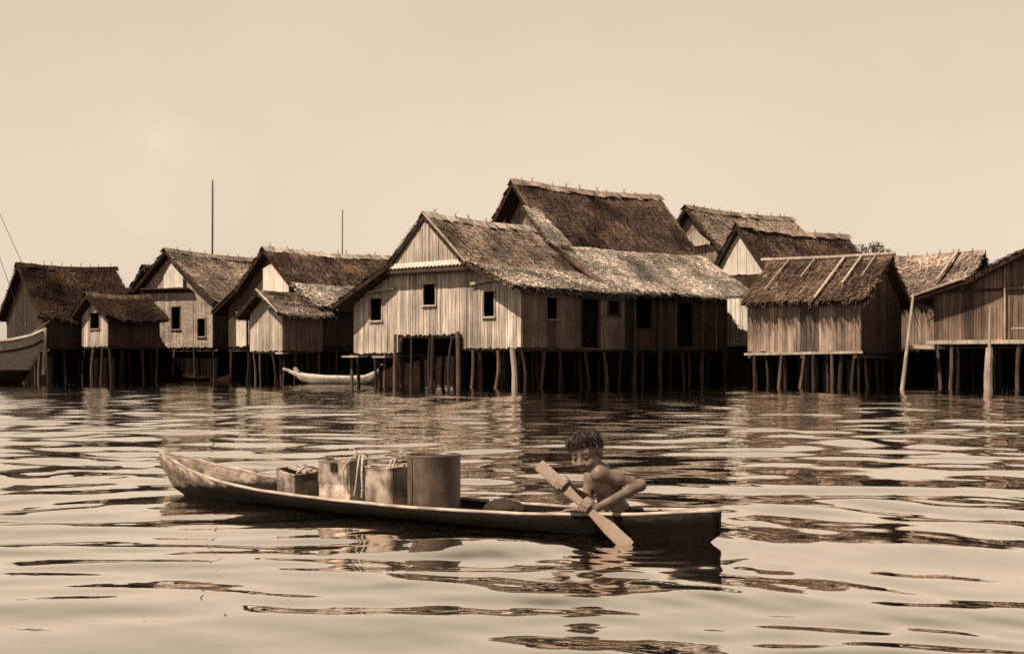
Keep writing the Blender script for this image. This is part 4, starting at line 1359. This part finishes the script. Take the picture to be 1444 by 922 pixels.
WAVES, WSLOPE = 80, .060
nr, na = 1000, 640
rr = 2.6 * (260 / 2.6) ** (np.arange(nr) / (nr - 1))
aa = np.linspace(-rad(44), rad(44), na)
Rg, Ag = np.meshgrid(rr, aa, indexing='ij')
Xg, Yg = Rg * np.sin(Ag), Rg * np.cos(Ag)
drg = np.gradient(rr)[:, None] * np.ones((1, na))
Zg = water_height(Xg, Yg, drg)
# smoother swell in the foreground, livelier further out
damp = np.clip((Rg - 4.0) / 9, 0, 1)
Zg *= .84 + .16 * damp
# calm in the lee of the canoe
bx, by = Xg - BOW.x, Yg - BOW.y
tt = np.clip((bx * DIR.x + by * DIR.y) / BL, 0, 1)
dd = np.hypot(bx - tt * BL * DIR.x, by - tt * BL * DIR.y)
Zg *= .6 + .4 * np.clip((dd - .2) / .6, 0, 1)
# rings spreading from the dipped blade
px_, py_ = float(PB[0]), float(PB[1])
rp = np.hypot(Xg - px_, Yg - py_)
Zg += .0055 * np.exp(-rp / .30) * np.cos(2 * math.pi * rp / .17)
V = np.stack([Xg.ravel(), Yg.ravel(), Zg.ravel()], 1)
i = np.arange(nr * na).reshape(nr, na)
F = np.stack([i[:-1, :-1].ravel(), i[:-1, 1:].ravel(), i[1:, 1:].ravel(), i[1:, :-1].ravel()], 1)
# the open harbour around and beneath it
o = len(V); zz = -.12
V = np.concatenate([V, [(-3000, -3000, zz), (3000, -3000, zz), (3000, 3000, zz), (-3000, 3000, zz)]])
F = np.concatenate([F, [(o, o + 1, o + 2, o + 3)]])
m, nt, b = new_mat('harbour_water')
N, L = nt.nodes.new, nt.links.new
out = nt.nodes['Material Output']
gl = N('ShaderNodeBsdfGlossy'); gl.inputs['Roughness'].default_value = .008; gl.inputs['Color'].default_value = (.98, .93, .86, 1)
b.inputs['Base Color'].default_value = sepia(.008); b.inputs['Roughness'].default_value = .25; b.inputs['Specular IOR Level'].default_value = .2
fr = N('ShaderNodeFresnel'); fr.inputs['IOR'].default_value = WIOR = 1.8
mx = N('ShaderNodeMixShader'); fm = N('ShaderNodeMapRange'); fm.inputs[1].default_value = .0; fm.inputs[2].default_value = .5; fm.inputs[3].default_value = .28; fm.inputs[4].default_value = .93
L(fr.outputs[0], fm.inputs[0]); L(fm.outputs[0], mx.inputs[0]); L(b.outputs[0], mx.inputs[1]); L(gl.outputs[0], mx.inputs[2])
L(mx.outputs[0], out.inputs['Surface'])
geo = N('ShaderNodeNewGeometry'); mp = N('ShaderNodeMapping'); mp.inputs['Scale'].default_value = (3.0, 6.0, 1)
L(geo.outputs['Position'], mp.inputs[0])
n1 = N('ShaderNodeTexNoise'); n1.inputs['Scale'].default_value = 1.6; n1.inputs['Detail'].default_value = 3; L(mp.outputs[0], n1.inputs['Vector'])
bp = N('ShaderNodeBump'); bp.inputs['Distance'].default_value = .006; sy = N('ShaderNodeSeparateXYZ'); L(geo.outputs['Position'], sy.inputs[0]); wy_ = N('ShaderNodeMapRange'); wy_.inputs[1].default_value = 10; wy_.inputs[2].default_value = 34; wy_.inputs[3].default_value = .12; wy_.inputs[4].default_value = .9; L(sy.outputs['Y'], wy_.inputs[0]); L(wy_.outputs[0], bp.inputs['Strength']); L(n1.outputs['Fac'], bp.inputs['Height'])
for nd in (gl, fr, b): L(bp.outputs[0], nd.inputs['Normal'])
water = np_mesh('water', V, F, m)
tag(water, kind='structure')

# ------------------------------------------------------------------ sky, sun, camera
SUN_EL = 54; SAZ = Vector((-.84, -.54)).normalized()         # towards the sun: behind the camera, to the left
w = bpy.data.worlds.new('World'); SC.world = w; w.use_nodes = True
nt = w.node_tree; N, L = nt.nodes.new, nt.links.new
bg = nt.nodes['Background']; bg.inputs['Strength'].default_value = .1
sky = N('ShaderNodeTexSky'); sky.sky_type = 'NISHITA'; sky.sun_disc = False
sky.sun_elevation = rad(SUN_EL); sky.sun_rotation = math.atan2(SAZ.x, SAZ.y); sky.dust_density = 2.0; sky.air_density = 1.0
bw = N('ShaderNodeRGBToBW'); L(sky.outputs[0], bw.inputs[0])
pw = N('ShaderNodeMath'); pw.operation = 'POWER'; pw.inputs[1].default_value = SKYPOW = .3; L(bw.outputs[0], pw.inputs[0])
mu = N('ShaderNodeMath'); mu.operation = 'MULTIPLY'; mu.inputs[1].default_value = SKYMUL = 3.92; L(pw.outputs[0], mu.inputs[0])
# a faint cloud bank
tc = N('ShaderNodeTexCoord')
def blob(px, py, r, amt, prev):
    d = (W(px, py, 100) - Vector((0, 0, CAMZ))).normalized()
    n = N('ShaderNodeTexNoise'); n.inputs['Scale'].default_value = 16; n.inputs['Detail'].default_value = 5; L(tc.outputs['Generated'], n.inputs['Vector'])
    vm = N('ShaderNodeVectorMath'); vm.operation = 'SCALE'; vm.inputs['Scale'].default_value = .075; L(n.outputs['Color'], vm.inputs[0])
    va = N('ShaderNodeVectorMath'); va.operation = 'ADD'; L(tc.outputs['Generated'], va.inputs[0]); L(vm.outputs[0], va.inputs[1])
    ds = N('ShaderNodeVectorMath'); ds.operation = 'DISTANCE'; L(va.outputs[0], ds.inputs[0]); ds.inputs[1].default_value = d + Vector((.0375, .0375, .0375))
    mr = N('ShaderNodeMapRange'); mr.interpolation_type = 'SMOOTHSTEP'; mr.inputs[1].default_value = r * .55; mr.inputs[2].default_value = r; mr.inputs[3].default_value = 1 + amt; mr.inputs[4].default_value = 1
    L(ds.outputs['Value'], mr.inputs[0])
    m_ = N('ShaderNodeMath'); m_.operation = 'MULTIPLY'; L(prev, m_.inputs[0]); L(mr.outputs[0], m_.inputs[1])
    return m_.outputs[0]
sx = N('ShaderNodeSeparateXYZ'); L(tc.outputs['Generated'], sx.inputs[0])
zr = N('ShaderNodeMapRange'); zr.interpolation_type = 'SMOOTHSTEP'; zr.inputs[1].default_value = .28; zr.inputs[2].default_value = .62; zr.inputs[3].default_value = 1; zr.inputs[4].default_value = .14
L(sx.outputs['Z'], zr.inputs[0])
mz = N('ShaderNodeMath'); mz.operation = 'MULTIPLY'; L(mu.outputs[0], mz.inputs[0]); L(zr.outputs[0], mz.inputs[1])
v = mz.outputs[0]
for a in ((205, 178, .032, .022), (240, 190, .03, .02), (195, 250, .05, .025), (260, 260, .06, .02), (700, 150, .25, .02)): v = blob(*a, v)
nn = N('ShaderNodeTexNoise'); nn.inputs['Scale'].default_value = 5; nn.inputs['Detail'].default_value = 4; L(tc.outputs['Generated'], nn.inputs['Vector'])
nm = N('ShaderNodeMapRange'); nm.inputs[1].default_value = .3; nm.inputs[2].default_value = .7; nm.inputs[3].default_value = .965; nm.inputs[4].default_value = 1.03; L(nn.outputs['Fac'], nm.inputs[0])
mm = N('ShaderNodeMath'); mm.operation = 'MULTIPLY'; L(v, mm.inputs[0]); L(nm.outputs[0], mm.inputs[1]); v = mm.outputs[0]
cm = N('ShaderNodeMix'); cm.data_type = 'RGBA'; cm.blend_type = 'MULTIPLY'; cm.inputs[0].default_value = 1
cm.inputs[6].default_value = (1, .82, .64, 1); L(v, cm.inputs[7]); L(cm.outputs[2], bg.inputs['Color'])

sd = bpy.data.lights.new('sun', 'SUN'); sd.energy = SUN_E = 5.0; sd.angle = rad(.5); sd.color = (1, .84, .64)
so = bpy.data.objects.new('sun', sd); COL.objects.link(so)
dv = Vector((SAZ.x * math.cos(rad(SUN_EL)), SAZ.y * math.cos(rad(SUN_EL)), math.sin(rad(SUN_EL))))
so.rotation_euler = dv.to_track_quat('Z', 'Y').to_euler(); so.location = dv * 60

cd = bpy.data.cameras.new('camera'); co = bpy.data.objects.new('camera', cd); COL.objects.link(co)
cd.sensor_width = 36; cd.lens = FPX / 1444 * 36; cd.shift_y = (HY - 461) / 1444
cd.clip_start = .05; cd.clip_end = 8000
cd.dof.use_dof = True; cd.dof.focus_distance = 7.2; cd.dof.aperture_fstop = 8
co.location = (0, 0, CAMZ); co.rotation_euler = (rad(90), 0, 0)
SC.camera = co
SC.view_settings.view_transform = 'Standard'; SC.view_settings.look = 'None'; SC.view_settings.gamma = 1; SC.view_settings.use_curve_mapping = False
SC.view_settings.exposure = 0.5
SC.cycles.max_bounces = 6; SC.cycles.glossy_bounces = 3; SC.cycles.diffuse_bounces = 3
SC.cycles.caustics_reflective = False; SC.cycles.caustics_refractive = False
SC.cycles.use_denoising = False; SC.cycles.sample_clamp_indirect = 1.5
